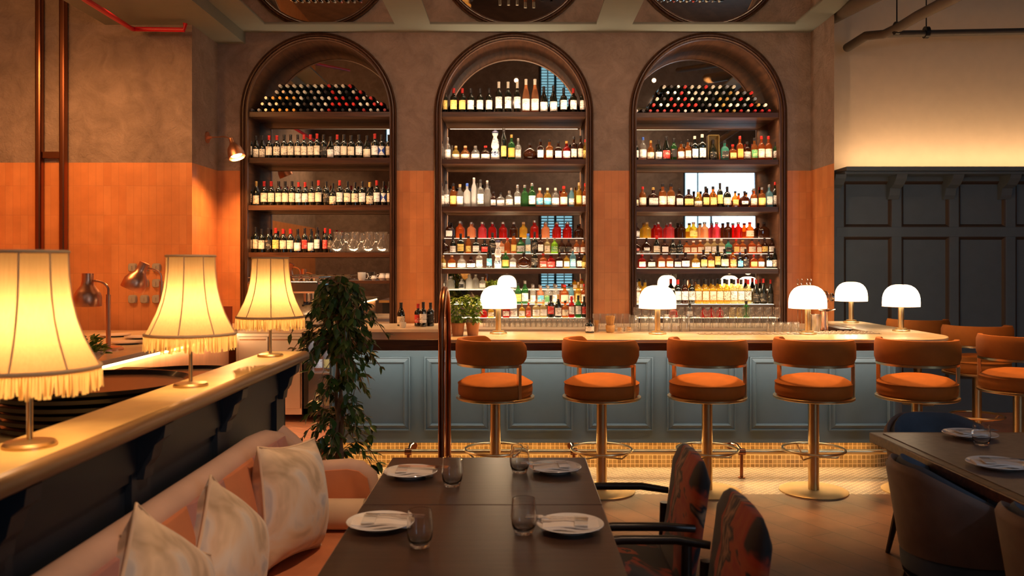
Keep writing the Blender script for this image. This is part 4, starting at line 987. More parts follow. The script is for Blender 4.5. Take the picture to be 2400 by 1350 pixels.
# ================================================================ LEFT WALL THINGS
E=empty('copper_conduit',(0,0,0),'pair of vertical copper conduits up the left wall','conduit')
for u in (92,148):
    x=UX(u,YL-.05); MB().box(x-.03,x+.03,YL-.085,YL-.005,.92,TOP-.05).build('conduit_tube',M_dcopper,E,smooth=0,bevel=.018)
xa,xb=UX(100,YL-.05),UX(140,YL-.05); MB().box(xa,xb,YL-.06,YL-.005,VZ(372,YL),VZ(357,YL)).build('junction_box',M_dcopper,E,smooth=0,bevel=.004)
b=MB().tube([P(60,-95,4.9),P(205,2,6.3),P(310,68,8.3),P(432,70,8.3),P(434,62,8.3)+Vector((0,0,.03))],.022,10)
o=b.build('red_sprinkler_pipe',M_red); tag(o,'bright red sprinkler pipe bent under the dark ceiling bulkhead','pipe')
# sconce
yy=8.88; zc=VZ(322,yy)
E=empty('copper_wall_lamp',(XL,yy,zc),'copper wall lamp with tilted bell shade beside the left arch','wall lamp')
MB().cyl(.06,0,.014,M=Matrix.Rotation(PI/2,4,'Y')).cyl(.015,0,.05,M=Matrix.Rotation(PI/2,4,'Y')).build('wall_plate',M_copper,E)
MB().tube([(.03,0,0),(.20,-.05,0),(.29,-.12,-.03)],.006,8).build('arm',M_copper,E)
Ms=Matrix.Translation((.29,-.12,-.03))@Matrix.Rotation(math.radians(-22),4,'Y')@Matrix.Rotation(math.radians(-12),4,'X')
shd=MB().lathe([(.085,-.22),(.083,-.17),(.068,-.11),(.035,-.07),(.025,-.05),(.022,0),(.018,.005),(.02,-.05),(.03,-.072),(.064,-.112),(.079,-.17),(.081,-.22)],32,M=Ms,cap=False).build('shade',M_copper,E)
MB().lathe([(.0,-.195),(.055,-.195),(.055,-.19),(0,-.18)],20,M=Ms).build('bulb',M_bulb,E)
pt=Vector((XL,yy,zc))+(Ms@Vector((0,0,-.235))); tg=Vector((XL,yy,zc))+(Ms@Vector((0,0,-1.2)))
spot(pt,tg,130,AMB,165,.8,.05,'sconce_light')
# pass counter
E=empty('pass_counter',(0,0,0),'tiled kitchen pass counter with pale stone top and glowing edge','counter')
MB().box(XLW+.01,-2.75,2.2,8.32,.875,.91).build('stone_top',M_marble,E,smooth=0,bevel=.004)
MB().box(XLW+.3,-2.80,2.3,8.31,0,.86).build('tiled_front',M_counter_tile,E,smooth=0)
MB().box(-2.795,-2.775,2.3,8.30,.852,.872).build('edge_led',M_led,E,smooth=0)
areaY((-2.77,5.3,.85),(-2.70,5.3,.2),5.8,.015,11,(1,.55,.24),'pass_edge_light')
# heat lamps
def heatlamp(u,v,Y,tilt,rz,lab,hh=.50):
    E=empty('heat_lamp',(UX(u,Y),Y,.91),lab,'heat lamp','copper heat lamps on the pass'); E.rotation_euler=(0,0,rz)
    MB().lathe([(.105,0),(.105,.01),(.095,.022),(.03,.03)],32).build('base',M_copper,E)
    MB().tube([(0,0,.02),(0,0,hh*.80)],.017,12).build('stem',M_copper,E)
    MB().tube([(0,0,hh*.78)]+[(-.10+.10*math.cos(a*PI/16),0,hh*.86+.07*math.sin(a*PI/16)) for a in range(9)]+[(-.15,0,hh*.86+.07)],.009,10).build('gooseneck',M_copper,E)
    Mh=Matrix.Translation((-.155,0,hh*.86+.07))@Matrix.Scale(1.14,4)@Matrix.Rotation(tilt,4,'Y')
    s=MB().lathe([(.085,-.17),(.088,-.165),(.086,-.10),(.070,-.065),(.042,-.03),(.036,0),(.036,.05),(.0,.055)],32,M=Mh,cap=False).build('lamp_head',M_copper,E)
    MB().lathe([(0,-.14),(.07,-.14),(.07,-.135),(0,-.13)],20,M=Mh).build('heat_bulb',M_white,s)
heatlamp(254,820,6.4,0,0,'copper heat lamp with upright head, left of the two',.52)
heatlamp(378,800,7.3,.42,.2,'copper heat lamp with tilted head behind the middle table lamp',.62)
# socket grid
k=0
for r in range(3):
    for c in range(3):
        u=312+c*28; v=627+r*37
        p=P(u,v,YL-.0); b=MB().lathe([(.042,0),(.042,.02),(.034,.034),(0,.036)],24,sq=4,M=Matrix.Translation((p.x,YL-.001,p.z))@Matrix.Rotation(PI/2,4,'X')); b.box(p.x-.005,p.x+.005,YL-.043,YL-.03,p.z-.016,p.z+.016)
        o=b.build('wall_switch',M_socket); tag(o,'grey rounded wall switch, %s row, %s column of the grid'%(['top','middle','bottom'][r],['left','middle','right'][c]),'switch','grey switches on the tiled wall'); k+=1
# terracotta screen & foods
o=MB().box(UX(508,8.2),UX(543,8.2),8.2,8.22,.91,VZ(718,8.2)).build('order_screen',mat('dark_red_panel',(.28,.05,.02),.4)); tag(o,'small dark red upright panel at the far end of the pass','panel')
# bowl of greens
x=UX(205,5.6); E=MB().lathe([(.05,0),(.11,.06),(.12,.075),(.115,.075),(.05,.008),(0,.006)],28).build('serving_bowl',M_white,None,(x,5.6,.91)); tag(E,'white bowl of leafy greens on the pass behind the nearest lamp','bowl')
b=MB()
for k in range(120): 
    a=random.uniform(0,6.28); r=.10*math.sqrt(random.random()); leaf(b,(r*math.cos(a),r*math.sin(a),.04+.12*random.random()*(1.2-r*8)),a,random.uniform(-.3,1),.06,.5)
o=b.build('salad_greens',M_basil,None,(x,5.6,.915),smooth=60); tag(o,'green leaves piled in the white bowl on the pass','greens'); o['kind']='stuff'
for i,(u,Y) in enumerate([(300,6.9),(330,7.4),(270,7.6)]):
    o=MB().lathe([(.06,0),(.13,.012),(.135,.018),(.06,.006),(0,.006)],28).build('serving_plate',M_porcelain,None,(UX(u,Y),Y,.91)); tag(o,'white serving plate on the pass, %s'%['nearest of three','second nearest of three','farthest of three'][i],'plate','white plates on the pass')
# service station behind partition with trays
E=empty('service_station',(0,0,0),'low pale-topped service station behind the partition wall','station')
MB().box(-2.30,-1.30,2.0,5.0,.91,.95).build('station_top',M_ledge,E,smooth=0); MB().box(-2.25,-1.34,2.05,4.95,0,.91).build('station_body',M_navy,E,smooth=0)
def tray(x,y,z,R,lab,grp,inside=M_tray,tilt=0):
    E=empty('serving_tray',(x,y,z),lab,'tray',grp)
    MB().lathe([(R*.93,0),(R,.012),(R+.004,.026),(R-.004,.026),(R*.92,.008)],56,cap=True).build('rim',M_tray,E)
    MB().lathe([(R*.92,.008),(R*.92,.0095)],56).build('tray_surface',inside,E)
for k in range(6):
    tray(-1.60+random.uniform(-.008,.008),3.25+random.uniform(-.01,.01),.95+k*.0268,.345-.003*(k%2),'round black tray, %s from the bottom of the big stack'%ORD[k] if k<5 else 'topmost round tray of the big stack, brown reflection inside','stack of black trays',M_trayin if k==5 else M_tray)
tray(-1.78,4.55,.95,.32,'single round tray lying beyond the big stack','single tray')
# ================================================================ PARTITION, LAMPS
E=empty('partition_wall',(0,0,0),'dark navy panelled partition with cream marble ledge beside the banquette','partition')
b=MB(); b.box(-1.155,-.985,.6,3.94,1.128,1.15); b.build('ledge_top',M_ledge,E,smooth=0,bevel=.003)
b=MB()
prof=[(-.985,1.15),(-.972,1.149),(-.962,1.142),(-.958,1.128),(-.962,1.114),(-.975,1.105),(-.99,1.10),(-.99,1.128)]
b.loft([[(x,.6,z) for x,z in prof],[(x,3.955,z) for x,z in prof]],True); b.build('ledge_nosing',M_dbrass if False else woodmat('gilded_wood_nosing',(.17,.085,.03),(.26,.14,.055),.4,stretch=(14,1,14)),E,smooth=50)
b=MB(); b.box(-1.15,-1.07,.6,3.93,0,1.128); b.box(-1.07,-1.045,.6,3.93,.98,1.128)
b.box(-1.07,-1.055,.6,3.93,.955,.98)
b.build('panel_body',M_navy,E,smooth=0)
b=MB()
for y in (1.05,1.72,2.39,3.06,3.80):
    b.box(-1.07,-1.05,y-.06,y+.06,.0,.98)
b.build('panel_stiles',M_navy,E,smooth=0)
for y in (1.05,1.72,2.39,3.06,3.80):
    poly=[(-1.06,.955),(-1.03,.955),(-1.025,.99),(-1.01,1.01),(-1.0,1.05),(-.975,1.07),(-.970,1.105),(-1.06,1.105)]
    n=len(poly); b=MB(); vs=[(x,y-.03,z) for x,z in poly]+[(x,y+.03,z) for x,z in poly]
    poly=[(min(x,-.962),z) for x,z in poly]; vs=[(x,y-.03,z) for x,z in poly]+[(x,y+.03,z) for x,z in poly]
    b.add(vs,[tuple(range(n)),tuple(range(2*n-1,n-1,-1))]+[(i,i+n,(i+1)%n+n,(i+1)%n) for i in range(n)]); b.build('corbel',M_navy,E,smooth=0)
def fringe_lamp():
    E=empty('fringed_table_lamp',(0,0,0),'x','lamp','fringed table lamps on the partition ledge')
    MB().lathe([(.055,0),(.055,.006),(.050,.011),(.008,.016)],36).build('base',M_brass,E)
    MB().cyl(.0062,.012,.30,seg=14).build('stem',M_brass,E)
    pr=[(.142,.173),(.125,.205),(.108,.240),(.094,.280),(.084,.325),(.0785,.375),(.0765,.428)]
    b=MB(); seg=64; rings=[]
    for r,z in pr:
        rings.append([(r*(1-.025*abs(math.sin(4*(2*PI*i/seg))))*math.cos(2*PI*i/seg),r*(1-.025*abs(math.sin(4*(2*PI*i/seg))))*math.sin(2*PI*i/seg),z) for i in range(seg)])
    b.loft(rings,True,cap=False); sh=b.build('lampshade',M_shade,E,smooth=60)
    for k in range(8):
        a=2*PI*k/8
        MB().tube([(r*1.004*math.cos(a),r*1.004*math.sin(a),z) for r,z in pr],.0022,6).build('shade_rib',M_rib,sh)
    for r,z,t in ((.0765,.428,.004),(.142,.173,.0045)):
        MB().tube([(r*math.cos(2*PI*i/40),r*math.sin(2*PI*i/40),z) for i in range(40)],t,8,closed=True).build('shade_trim',M_rib,sh)
    b=MB(); n=150
    for k in range(n):
        a=2*PI*k/n; r=.143; w=.0042; L=random.uniform(.040,.052); da=random.uniform(-.03,.03); rr=r+random.uniform(-.004,.006)
        c,s=math.cos(a),math.sin(a); t=(-s,c)
        pts=[]
        for q in range(4):
            z=.170-L*q/3; rq=r+(rr-r)*q/3; aa=a+da*q/3; c,s=math.cos(aa),math.sin(aa); ww=w*(1 if q<3 else .8)
            pts+=[(rq*c+ww*s,rq*s-ww*c,z),((rq+.002)*c,(rq+.002)*s,z),(rq*c-ww*s,rq*s+ww*c,z)]
        b.add(pts,[(3*q+j,3*q+j+1,3*q+j+4,3*q+j+3) for q in range(3) for j in range(2)])
    b.build('fringe',M_fringe,sh,smooth=60)
    MB().lathe([(0,.262),(.018,.268),(.026,.285),(.022,.305),(.01,.32),(0,.322)],16).build('bulb',M_bulb,E)
    return E
FL=fringe_lamp()
for i,(Y,lab) in enumerate([(1.88,'nearest fringed cream table lamp, cropped by the left edge'),(2.81,'middle fringed cream table lamp on the partition ledge'),(3.72,'farthest fringed cream table lamp, beside the ficus')]):
    o=FL if i==0 else dup(FL); x=-1.072
    o.location=(x,Y,1.15); o['label']=lab; o.rotation_euler=(0,0,[.25,.1,.3][i])
    point((x,Y,1.15+.295),8,(1,.58,.27),.022,'table_lamp_light')
    point((x,Y,1.15+.235),5,(1,.58,.27),.022,'table_lamp_light')
# ================================================================ BANQUETTE
E=empty('banquette',(0,0,0),'pink and burnt orange velvet banquette along the navy partition','banquette')
Y0=.9; Y1=3.50; XB=-1.03
MB().box(XB,-.36,Y0,3.42,.10,.40).build('seat_base',M_navy,E,smooth=0)
def rbox(x0,x1,y0,y1,z0,z1,r=.03,m=8):
    b=MB().box(x0,x1,y0,y1,z0,z1); return b
for i,(ya,yb) in enumerate(((Y0,1.75),(1.76,2.62),(2.63,3.40))):
    o=rbox(-.86,-.33,ya,yb,.40,.50).build('seat_cushion',M_orangev,E,smooth=60,bevel=.03); o.modifiers[0].segments=4
# back: vertical channel panels, alternating colours
ys=[Y0]; cols=[]; 
while ys[-1]<3.36: ys.append(min(3.40,ys[-1]+.30))
mm=[M_mauvev,M_orangev,M_mauvev,M_mauvev,M_orangev]
for i in range(len(ys)-1):
    ya,yb=ys[i],ys[i+1]
    pr=[(-1.03,.44),(-.86,.44),(-.845,.52),(-.87,.72),(-.915,.87),(-1.03,.88)]
    rings=[]
    for t,s in ((0,.0),(.06,.6),(.2,1),(.5,1),(.8,1),(.94,.6),(1,.0)):
        rings.append([(x+(-.012*(1-s) if x>-1.0 else 0),ya+(yb-ya)*t,z) for x,z in pr])
    b=MB(); b.loft(rings,True); b.build('back_panel',mm[i%5],E,smooth=50)
# pale rolled border along the top of the back, turning down into the arm
def roll(pts,rx,rz):
    rings=[]
    n=len(pts)
    for i,p in enumerate(pts):
        p=Vector(p); t=(Vector(pts[min(i+1,n-1)])-Vector(pts[max(i-1,0)])).normalized()
        side=Vector((1,0,0)) if abs(t.x)<.7 else Vector((0,-1,0))
        side=(side-t*side.dot(t)).normalized(); up=side.cross(t).normalized()
        if up.z<0: up=-up
        rings.append([tuple(p+side*rx*math.cos(a*PI/6)+up*rz*math.sin(a*PI/6)) for a in range(12)])
    return MB().loft(rings,True)
roll([(-.975,Y0,.875),(-.975,1.8,.875),(-.975,2.8,.875),(-.975,3.15,.878),(-.97,3.30,.87),(-.955,3.40,.845),(-.93,3.46,.80)],.046,.040).build('back_border',M_pinkv,E,smooth=60)
# arm end (faces the camera): orange inner panel with pink rolled top
tp=[(-.97,.90),(-.92,.86),(-.875,.81),(-.83,.765),(-.80,.748),(-.74,.752),(-.68,.756),(-.635,.748),(-.60,.72),(-.588,.66),(-.585,.60)]
b=MB(); poly=[(x,z-.03) for x,z in tp]+[(-.585,.40),(-.99,.40)]
n=len(poly); y0,y1=3.43,3.53; vs=[(x,y0,z) for x,z in poly]+[(x,y1,z) for x,z in poly]
b.add(vs,[tuple(range(n)),tuple(range(2*n-1,n-1,-1))]+[(i,i+n,(i+1)%n+n,(i+1)%n) for i in range(n)]); b.build('arm_panel',M_orangev,E,smooth=30)
rings=[]
b=MB(); b.tube([(x,3.475,z-.032) for x,z in tp[0:]]+[(-.585,3.475,.42)],.036,14); b.build('arm_border',M_pinkv,E,smooth=60)
b=MB(); b.tube([(-.84,3.37,.565),(-.60,3.37,.565)],[.06,.06],16); o=b.build('arm_bolster',M_creamv,E,smooth=60)
# cushions
def pillow(loc,rot,s,lab,m=M_cushion):
    b=MB(); n=16; vs=[];fs=[]
    def hgt(u,v): return .10*((1-abs(u)**2.4)*(1-abs(v)**2.4))**.55
    for side in (1,-1):
        for i in range(n+1):
            for j in range(n+1):
                u=-1+2*i/n; v=-1+2*j/n
                pin=1-.09*(1-abs(u)**2)*(abs(v)**3)-.0; pin2=1-.09*(1-abs(v)**2)*(abs(u)**3)
                vs.append((u*s/2*pin2,side*(hgt(u,v)+.002+.004*math.sin(u*5+v*3)*(1-u*u)*(1-v*v)),v*s/2*pin))
    for sd in (0,1):
        o=sd*(n+1)**2
        for i in range(n):
            for j in range(n):
                k=o+i*(n+1)+j; f=(k,k+1,k+n+2,k+n+1); fs.append(f if sd else f[::-1])
    b.add(vs,fs); o=b.build('cushion',m,None,loc,smooth=60); o.rotation_euler=rot; tag(o,lab,'cushion','cushions on the banquette')
    e=[]
    for i in range(4*n):
        k=i//n; t=-1+2*(i%n)/n
        u,v=[(t,-1),(1,t),(-t,1),(-1,-t)][k]
        e.append((u*s/2*(1-.09*(1-v*v)*abs(u)**3),0,v*s/2*(1-.09*(1-u*u)*abs(v)**3)))
    MB().tube(e,.005,6,closed=True).build('piping',M_creamv,o,smooth=60); return o
R=math.radians
pillow((-.80,3.03,.715),(R(-8),R(7),R(76)),.40,'pale watercolour velvet cushion standing upright at the far banquette end')
pillow((-.85,2.50,.69),(R(-8),R(36),R(78)),.36,'watercolour velvet cushion on its corner, middle of the three')
pillow((-.865,2.06,.715),(R(-8),R(36),R(78)),.385,'watercolour velvet cushion on its corner, nearest the camera')
# ================================================================ DINING TABLE
for i,(y0,y1,lab) in enumerate(((2.845,3.54,'far square dark oak dining table of the joined pair'),(2.14,2.840,'near square dark oak dining table of the joined pair'))):
    E=empty('dining_table',(-.112,(y0+y1)/2,0),lab,'table','joined dining tables')
    MB().box(-.401,.399,-(y1-y0)/2,(y1-y0)/2,.715,.75).build('tabletop',M_tablewood,E,smooth=0,bevel=.003)
    MB().cyl(.035,.02,.715,(0,0,0)).build('pedestal',M_black,E); MB().lathe([(.24,0),(.24,.012),(.04,.03)],32).build('table_base',M_black,E)
    MB().box(-.2,.2,-.03,.03,.695,.715).box(-.03,.03,-.2,.2,.695,.715).build('support_cross',M_black,E,smooth=0)
def plate(x,y,lab,r=.102,z=.75):
    o=MB().lathe([(r*.55,0),(r*.6,.004),(r*.95,.018),(r,.020),(r*.985,.022),(r*.62,.008),(0,.007)],48).build('dinner_plate',M_porcelain,None,(x,y,z)); tag(o,lab,'plate','dinner plates'); return o
def napkin(x,y,rz,lab,z=.768):
    E=empty('folded_napkin',(x,y,z),lab,'napkin','folded napkins',rz)
    b=MB(); n=10
    for lay,(w,d,oz) in enumerate(((.085,.045,0),(.083,.043,.007))):
        vs=[];fs=[]
        for i in range(n+1):
            for j in range(3):
                u=-1+2*i/n; v=-1+j; zz=.006+oz+.003*math.sin(u*4+lay)+(.002 if j==1 else 0)
                vs.append((u*w,v*d*(1-.05*u*u),zz))
        m=len(vs); vs+=[(a,b_,c-.005) for a,b_,c in vs]
        for i in range(n):
            for j in range(2):
                k=i*3+j; fs+=[(k,k+1,k+4,k+3)[::-1],(k+m,k+m+1,k+m+4,k+m+3)]
        for i in range(n):
            for j in (0,2): k=i*3+j; fs.append((k,k+3,k+3+m,k+m))
        for i in (0,n):
            for j in (0,1): k=i*3+j; fs.append((k,k+1,k+1+m,k+m))
        b.add(vs,fs)
    b.build('napkin_cloth',M_linen,E,smooth=60)
    bb=MB(); bb.box(-.052,-.012,-.046,.046,.0165,.020); bb.build('paper_band',M_porcelain,E,smooth=0)
def cutlery(x,y,rz,z,lab):
    E=empty('knife_and_fork',(x,y,z),lab,'cutlery','cutlery on the plates',rz)
    MB().box(-.09,.09,.006,.014,0,.0025).box(.02,.10,.003,.017,0,.002).build('knife',M_chrome,E,smooth=0)
    b=MB().box(-.09,.05,-.012,-.006,0,.0025).box(.05,.065,-.020,.002,0,.002)
    for k in range(4): b.box(.065,.10,-.020+k*.0062,-.0175+k*.0062,0,.002)
    b.build('fork',M_chrome,E,smooth=0)
def tumb(x,y,lab,h=.104,ribbed=True,z=.75):
    r=.037
    pr=[(r*.62,0),(r*.72,.002),(r*.95,h*.25),(r*1.03,h*.5),(r*.95,h*.85),(r*.90,h)]
    full=[(0,.0002)]+pr+[(q*.95,zz-.0006) for q,zz in reversed(pr[2:])]+[(r*.62,.012),(0,.010)]
    b=MB(); b.lathe(full,64,cap=False,rib=.010 if ribbed else None)
    o=b.build('water_tumbler',M_tumbler,None,(x,y,z),smooth=50); tag(o,lab,'glass','water tumblers'); return o
ps=[(-.400,3.23,'far-left','left far'),(.150,3.30,'far-right','right far'),(-.415,2.60,'near-left','left near'),(.163,2.575,'near-right','right near')]
for i,(x,y,nm,_) in enumerate(ps):
    plate(x,y,'white dinner plate at the %s place of the dark table'%nm)
    napkin(x+(.0),y-.0,[.05,3.2,.06,3.1][i],'folded white napkin on the %s plate of the dark table'%nm,.759)
    cutlery(x+(.04 if i%2==0 else -.035),y+.012,[-.08,3.3,-.1,3.0][i],.781,'knife and fork on the %s napkin of the dark table'%nm)
tumb(-.231,3.08,'ribbed water tumbler beside the far-left plate'); tumb(.013,3.28,'ribbed water tumbler beside the far-right plate')
tumb(-.273,2.42,'plain water tumbler beside the near-left plate',ribbed=False); tumb(.022,2.54,'ribbed water tumbler beside the near-right plate')
# patterned armchairs
def fchair():
    E=empty('floral_armchair',(0,0,0),'x','chair','floral armchairs at the dark table')
    # faces -X ; origin floor under seat centre
    b=MB(); rings=[]
    for z,w,x in ((.40,.21,.20),(.48,.225,.215),(.60,.235,.235),(.72,.24,.252),(.80,.235,.262),(.84,.215,.266),(.862,.17,.270),(.868,.08,.271)):
        t=.038 if z<.8 else .036*max(.3,(.90-z)/.09)
        rings.append([(x+t*math.sin(a)*-1,w*math.copysign(abs(math.cos(a))**.5,math.cos(a)),z) for a in [k*2*PI/20 for k in range(20)]])
    b.loft(rings,True); b.build('backrest',M_floral,E,smooth=60)
    b=MB().box(-.24,.20,-.24,.24,.38,.47); o=b.build('seat',M_floral,E,smooth=60,bevel=.035); o.modifiers[0].segments=4
    for s in(-1,1):
        y=s*.262
        MB().tube([(.225,y*.93,.66),(.12,y,.672),(-.05,y,.672),(-.20,y,.66),(-.235,y,.645)],[.013,.015,.015,.016,.013],12).build('armrest',M_chairwood,E,smooth=60)
        MB().tube([(-.20,y,.655),(-.205,y*.98,.45),(-.215,y*.96,0)],[.018,.018,.013],10).build('leg',M_chairwood,E,smooth=60)
        MB().tube([(.205,y*.84,.62),(.20,y*.86,.40),(.26,y*.88,0)],[.018,.02,.013],10).build('leg',M_chairwood,E,smooth=60)
    MB().box(-.22,.22,-.245,.245,.35,.385).build('seat_rail',M_chairwood,E,smooth=0)
    return E
FC=fchair(); FC.location=(.375,3.12,0); FC['label']='floral velvet armchair with red blooms at the far right side'
o=dup(FC); o.location=(.39,2.46,0); o['label']='dark floral armchair nearest the camera on the right side'
# ================================================================ RIGHT TABLE AND BARREL CHAIRS
E=empty('stone_dining_table',(0,0,0),'taupe stone-topped dining table with wooden edge at lower right','table')
poly=[(1.69,4.09),(1.72,2.2),(2.9,2.2),(2.9,4.09)]
MB().prism(poly[::-1] if False else [(1.72,2.2),(2.9,2.2),(2.9,4.09),(1.69,4.09)],.70,.747).build('table_edge',M_wood,E,smooth=0,bevel=.006)
MB().prism([(1.765,2.25),(2.85,2.25),(2.85,4.045),(1.738,4.045)],.747,.75).build('stone_top',M_tablestone,E,smooth=0)
for y in (2.6,3.7): MB().cyl(.05,.02,.70,(2.35,y,0)).lathe([(.28,0),(.28,.012),(.05,.03)],28,(2.35,y,0)).build('pedestal',M_black,E)
for (x,y,nm,rz) in ((2.10,3.95,'far',.1),(1.90,3.36,'near',-.2)):
    plate(x,y,'white dinner plate at the %s place of the stone table'%nm,.118); napkin(x-.01,y,rz,'folded white napkin on the %s plate of the stone table'%nm,.759); cutlery(x+.03,y+.01,rz,.781,'knife and fork on the %s plate of the stone table'%nm)
tumb(2.06,3.78,'plain water tumbler beside the far plate of the stone table',.09,False)
def barrel(th):
    E=empty('barrel_chair',(0,0,0),'x','chair','slate velvet barrel chairs around the stone table')
    # open towards +X ; back at -X
    def ring(a,r0,r1,z0,z1):
        return [(r0*math.cos(a)*.84,r0*math.sin(a)*.84,z0),(r1*math.cos(a)*.84,r1*math.sin(a)*.84,z0),(r1*math.cos(a),r1*math.sin(a),z1-.03),((r1-.012)*math.cos(a),(r1-.012)*math.sin(a),z1-.006),((r0+r1)/2*math.cos(a),(r0+r1)/2*math.sin(a),z1),((r0+.012)*math.cos(a),(r0+.012)*math.sin(a),z1-.008),(r0*math.cos(a),r0*math.sin(a),z1-.035)]
    n=36; rings=[];rin=[]
    for k in range(n+1):
        t=k/n; a=PI-R(125)+R(250)*t; q=abs(2*t-1)
        z1=.79-.20*max(0,(q-.22)/.78)**1.3
        z0=.45+.02*q
        rings.append(ring(a,.262,.300,z0,z1)); rin.append(ring(a,.225,.264,.40,z1+.004))
    b=MB(); b.loft(rings,True); b.build('outer_shell',M_svb,E,smooth=60)
    b=MB(); b.loft(rin,True); b.build('inner_padding',M_sv,E,smooth=60)
    MB().lathe([(.20,.36),(.245,.38),(.25,.44),(.235,.465),(.15,.475),(0,.477)],36).build('seat',M_sv,E,smooth=60)
    MB().lathe([(.22,.33),(.24,.36),(0,.362)],36).build('seat_frame',M_chairwood,E)
    for sx in(-1,1):
        for sy in(-1,1): MB().tube([(sx*.16,sy*.16,.36),(sx*.225,sy*.21,0)],[.024,.012],10).build('leg',M_chairwood,E)
    return E
BC=barrel(0); BC.location=(1.745,3.28,0); BC.rotation_euler=(0,0,R(-6)); BC['label']='barrel chair with brown outer shell, left side, farther one'
o=dup(BC); o.location=(1.80,2.60,0); o.rotation_euler=(0,0,R(-3)); o['label']='barrel chair cropped by the lower right corner, left side'
o=dup(BC); o.location=(2.20,4.36,-.02+.02); o.rotation_euler=(0,0,R(-92)); o['label']='barrel chair on the far side of the stone table'; o.scale=(1,1,.95)
# ================================================================ FICUS
x=UX(795,5.15); E=empty('potted_ficus',(x,5.15,0),'tall leafy ficus tree at the end of the partition','potted plant')
MB().lathe([(.12,0),(.15,.26),(.16,.27),(.16,.29),(.14,.29),(.13,.25),(0,.25)],32).build('pot',M_terra,E)
b=MB()
for k in range(3):
    pts=[(.018*math.cos(z*7+k*2.1),.018*math.sin(z*7+k*2.1),z) for z in [.25+1.0*i/14 for i in range(15)]]
    b.tube(pts,[.014-.006*i/14 for i in range(15)],8)
b.build('braided_trunk',M_trunk,E,smooth=60)
b=MB(); bl=MB()
def crown(z):  # radius by height
    pts=[(.20,.10),(.32,.17),(.5,.24),(.68,.27),(.85,.24),(1.0,.26),(1.15,.28),(1.30,.25),(1.42,.17),(1.50,.06)]
    for (z0,r0),(z1,r1) in zip(pts,pts[1:]):
        if z0<=z<=z1: return r0+(r1-r0)*(z-z0)/(z1-z0)
    return .05
rr=random.Random(3)
for k in range(118):
    z0=.34+1.08*rr.random()**.62; a=rr.uniform(0,2*PI)
    if .62<z0<.86 and rr.random()<.6: continue
    Rm=crown(min(1.49,z0+.03))*rr.uniform(.55,1.12)
    pts=[]
    n=7
    for i in range(n+1):
        t=i/n; r=Rm*t; zz=z0+.10*math.sin(t*PI*.8)-.12*t*t; aa=a+.3*t*rr.uniform(-.3,.6)
        pts.append(Vector((r*math.cos(aa),r*math.sin(aa),zz)))
    bl.tube(pts,.0025,5)
    for i in range(1,n+1):
        for s in range(2 if i<n else 3):
            random.seed(rr.random())
            leaf(b,pts[i],a+rr.uniform(-1.3,1.3),rr.uniform(-1.35,-.1),rr.uniform(.05,.085),.46)
bl.build('branches',M_trunk,E); b.build('foliage',M_leaf,E,smooth=60)
# ================================================================ REAR PENDANTS (seen in mirrors)
for i,(x,y,z) in enumerate([(3.9,-1.5,5.6),(1.4,-2.2,5.2)]):
    E=empty('pendant_lamp',(x,y,z),'glowing bowl pendant lamp seen in the %s arch mirror'%['right','middle'][i],'pendant lamp','pendant lamps in the hall')
    MB().lathe([(.25,0),(.35,.12),(.34,.12),(.24,.01),(0,.01)],32).build('bowl',M_plaster,E); MB().lathe([(0,.10),(.33,.11),(0,.13)],32).build('glow_disc',emat('pendant_glow',(1,.75,.4),5),E); MB().tube([(0,0,.12),(0,0,TOP-z)],.008,6).build('cord',M_black,E)
# ================================================================ ROOM LIGHT
# out-of-frame ceiling downlights over the kitchen pass; other spots below are added fill
spot((-4.3,6.6,3.9),(-4.3,8.3,1.2),150,AMB,110,.9,.04,'kitchen_downlight')
spot((-3.4,6.9,3.9),(-3.3,8.3,1.9),60,AMB,110,.9,.04,'kitchen_downlight')
area((-4.6,6.0,3.8),(-4.4,8.4,1.6),1.2,.6,30,AMB,'kitchen_fill')
for x,w_ in ((.0,46),(-1.5,30),(2.0,50)):
    spot((x,6.9,3.9),(x,9.2,2.2),w_,(1,.60,.36),120,1,.03,'bar_fill_spot')  # unseen spots added as warm fill on the arch wall
for x in (-.1,.9,1.9,2.9,3.7):
    spot((x,6.25,4.0),(x,5.97,.7),560,(1,.50,.17),46,1,.12,'stool_fill_spot')  # added spots without fittings, brighten the seat tops
spot((-.1,4.6,4.4),(-.4,2.9,.7),30,(1,.60,.32),50,1,.03,'table_fill_spot')  # added spot, no fitting, for a soft pool on the dark table
spot((2.2,4.2,5),(2.0,4.4,.0),22,(1,.62,.36),90,1,.03,'table_fill_spot')  # added spot, no fitting, over the stone table
spot((.9,1.5,4.3),(-.72,2.6,.6),270,(1,.60,.35),38,.9,.03,'banquette_fill_spot')  # added fill with no lamp behind it, brightens the cushions
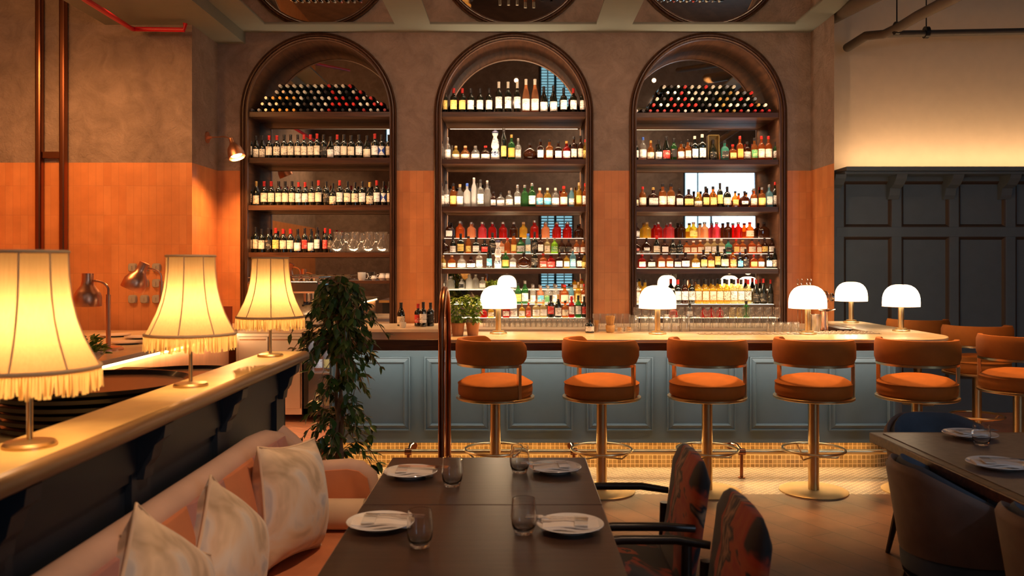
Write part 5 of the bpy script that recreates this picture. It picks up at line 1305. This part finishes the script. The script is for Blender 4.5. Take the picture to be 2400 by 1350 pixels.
spot((-3.4,1.5,5.2),(-5.6,1.5,2.2),420,(1,.55,.26),120,.9,.03,'hall_wall_fill_spot')  # added spot, warms the left wall that the mirrors reflect
spot((-3.4,-2.5,5.2),(-5.6,-2.5,2.4),380,(1,.55,.26),120,.9,.03,'hall_wall_fill_spot')  # second added spot for the reflected left wall
spot((2.5,-1.6,5.6),(2.6,-4.5,2.6),260,(1,.68,.45),130,.9,.03,'hall_wall_fill_spot')  # added spot, lifts the rear wall in the mirrors
area((1.0,-1.0,6.8),(.8,4,0),6,4,14,(1,.74,.55),'hall_ambient_fill')  # broad ambient fill added overhead, not a fitting
spot((5.5,-1.5,5.2),(2.3,3.4,.75),150,(.55,.72,1),34,.8,.1,'cool_fill_spot')  # added cool fill for the barrel chairs, no skylight is modelled
spot((-3.3,5.0,4.3),(-3.3,7.4,3.93),7,(1,.7,.6),60,1,.05,'bulkhead_fill_spot')  # added spot, brightens the red pipe under the bulkhead
area((5.65,YR+.12,3.05),(3.5,0,2.6),1.9,2.3,55,(.55,.75,1),'window_daylight')
w=bpy.data.worlds.new('world'); bpy.context.scene.world=w; w.use_nodes=True; w.node_tree.nodes['Background'].inputs[0].default_value=(.02,.016,.014,1); w.node_tree.nodes['Background'].inputs[1].default_value=.3
# ================================================================ CAMERA
cam=bpy.data.cameras.new('camera'); co=bpy.data.objects.new('camera',cam); C.objects.link(co)
co.location=(0,0,H); co.rotation_euler=(PI/2,0,0); cam.sensor_width=36; cam.lens=36*F/2400
cam.shift_x=-(U0-1200)/2400; cam.shift_y=-(675-V0)/2400; cam.clip_start=.05
cam.dof.use_dof=True; cam.dof.focus_distance=7.2; cam.dof.aperture_fstop=4.5
S=bpy.context.scene; S.camera=co
S.view_settings.view_transform='Standard'; S.view_settings.look='None'; S.view_settings.exposure=0; S.view_settings.gamma=1; S.view_settings.use_curve_mapping=False
S.cycles.transparent_max_bounces=24; S.cycles.max_bounces=10; S.cycles.sample_clamp_indirect=4
print('bottles',NB[0],'objects',len(bpy.data.objects))
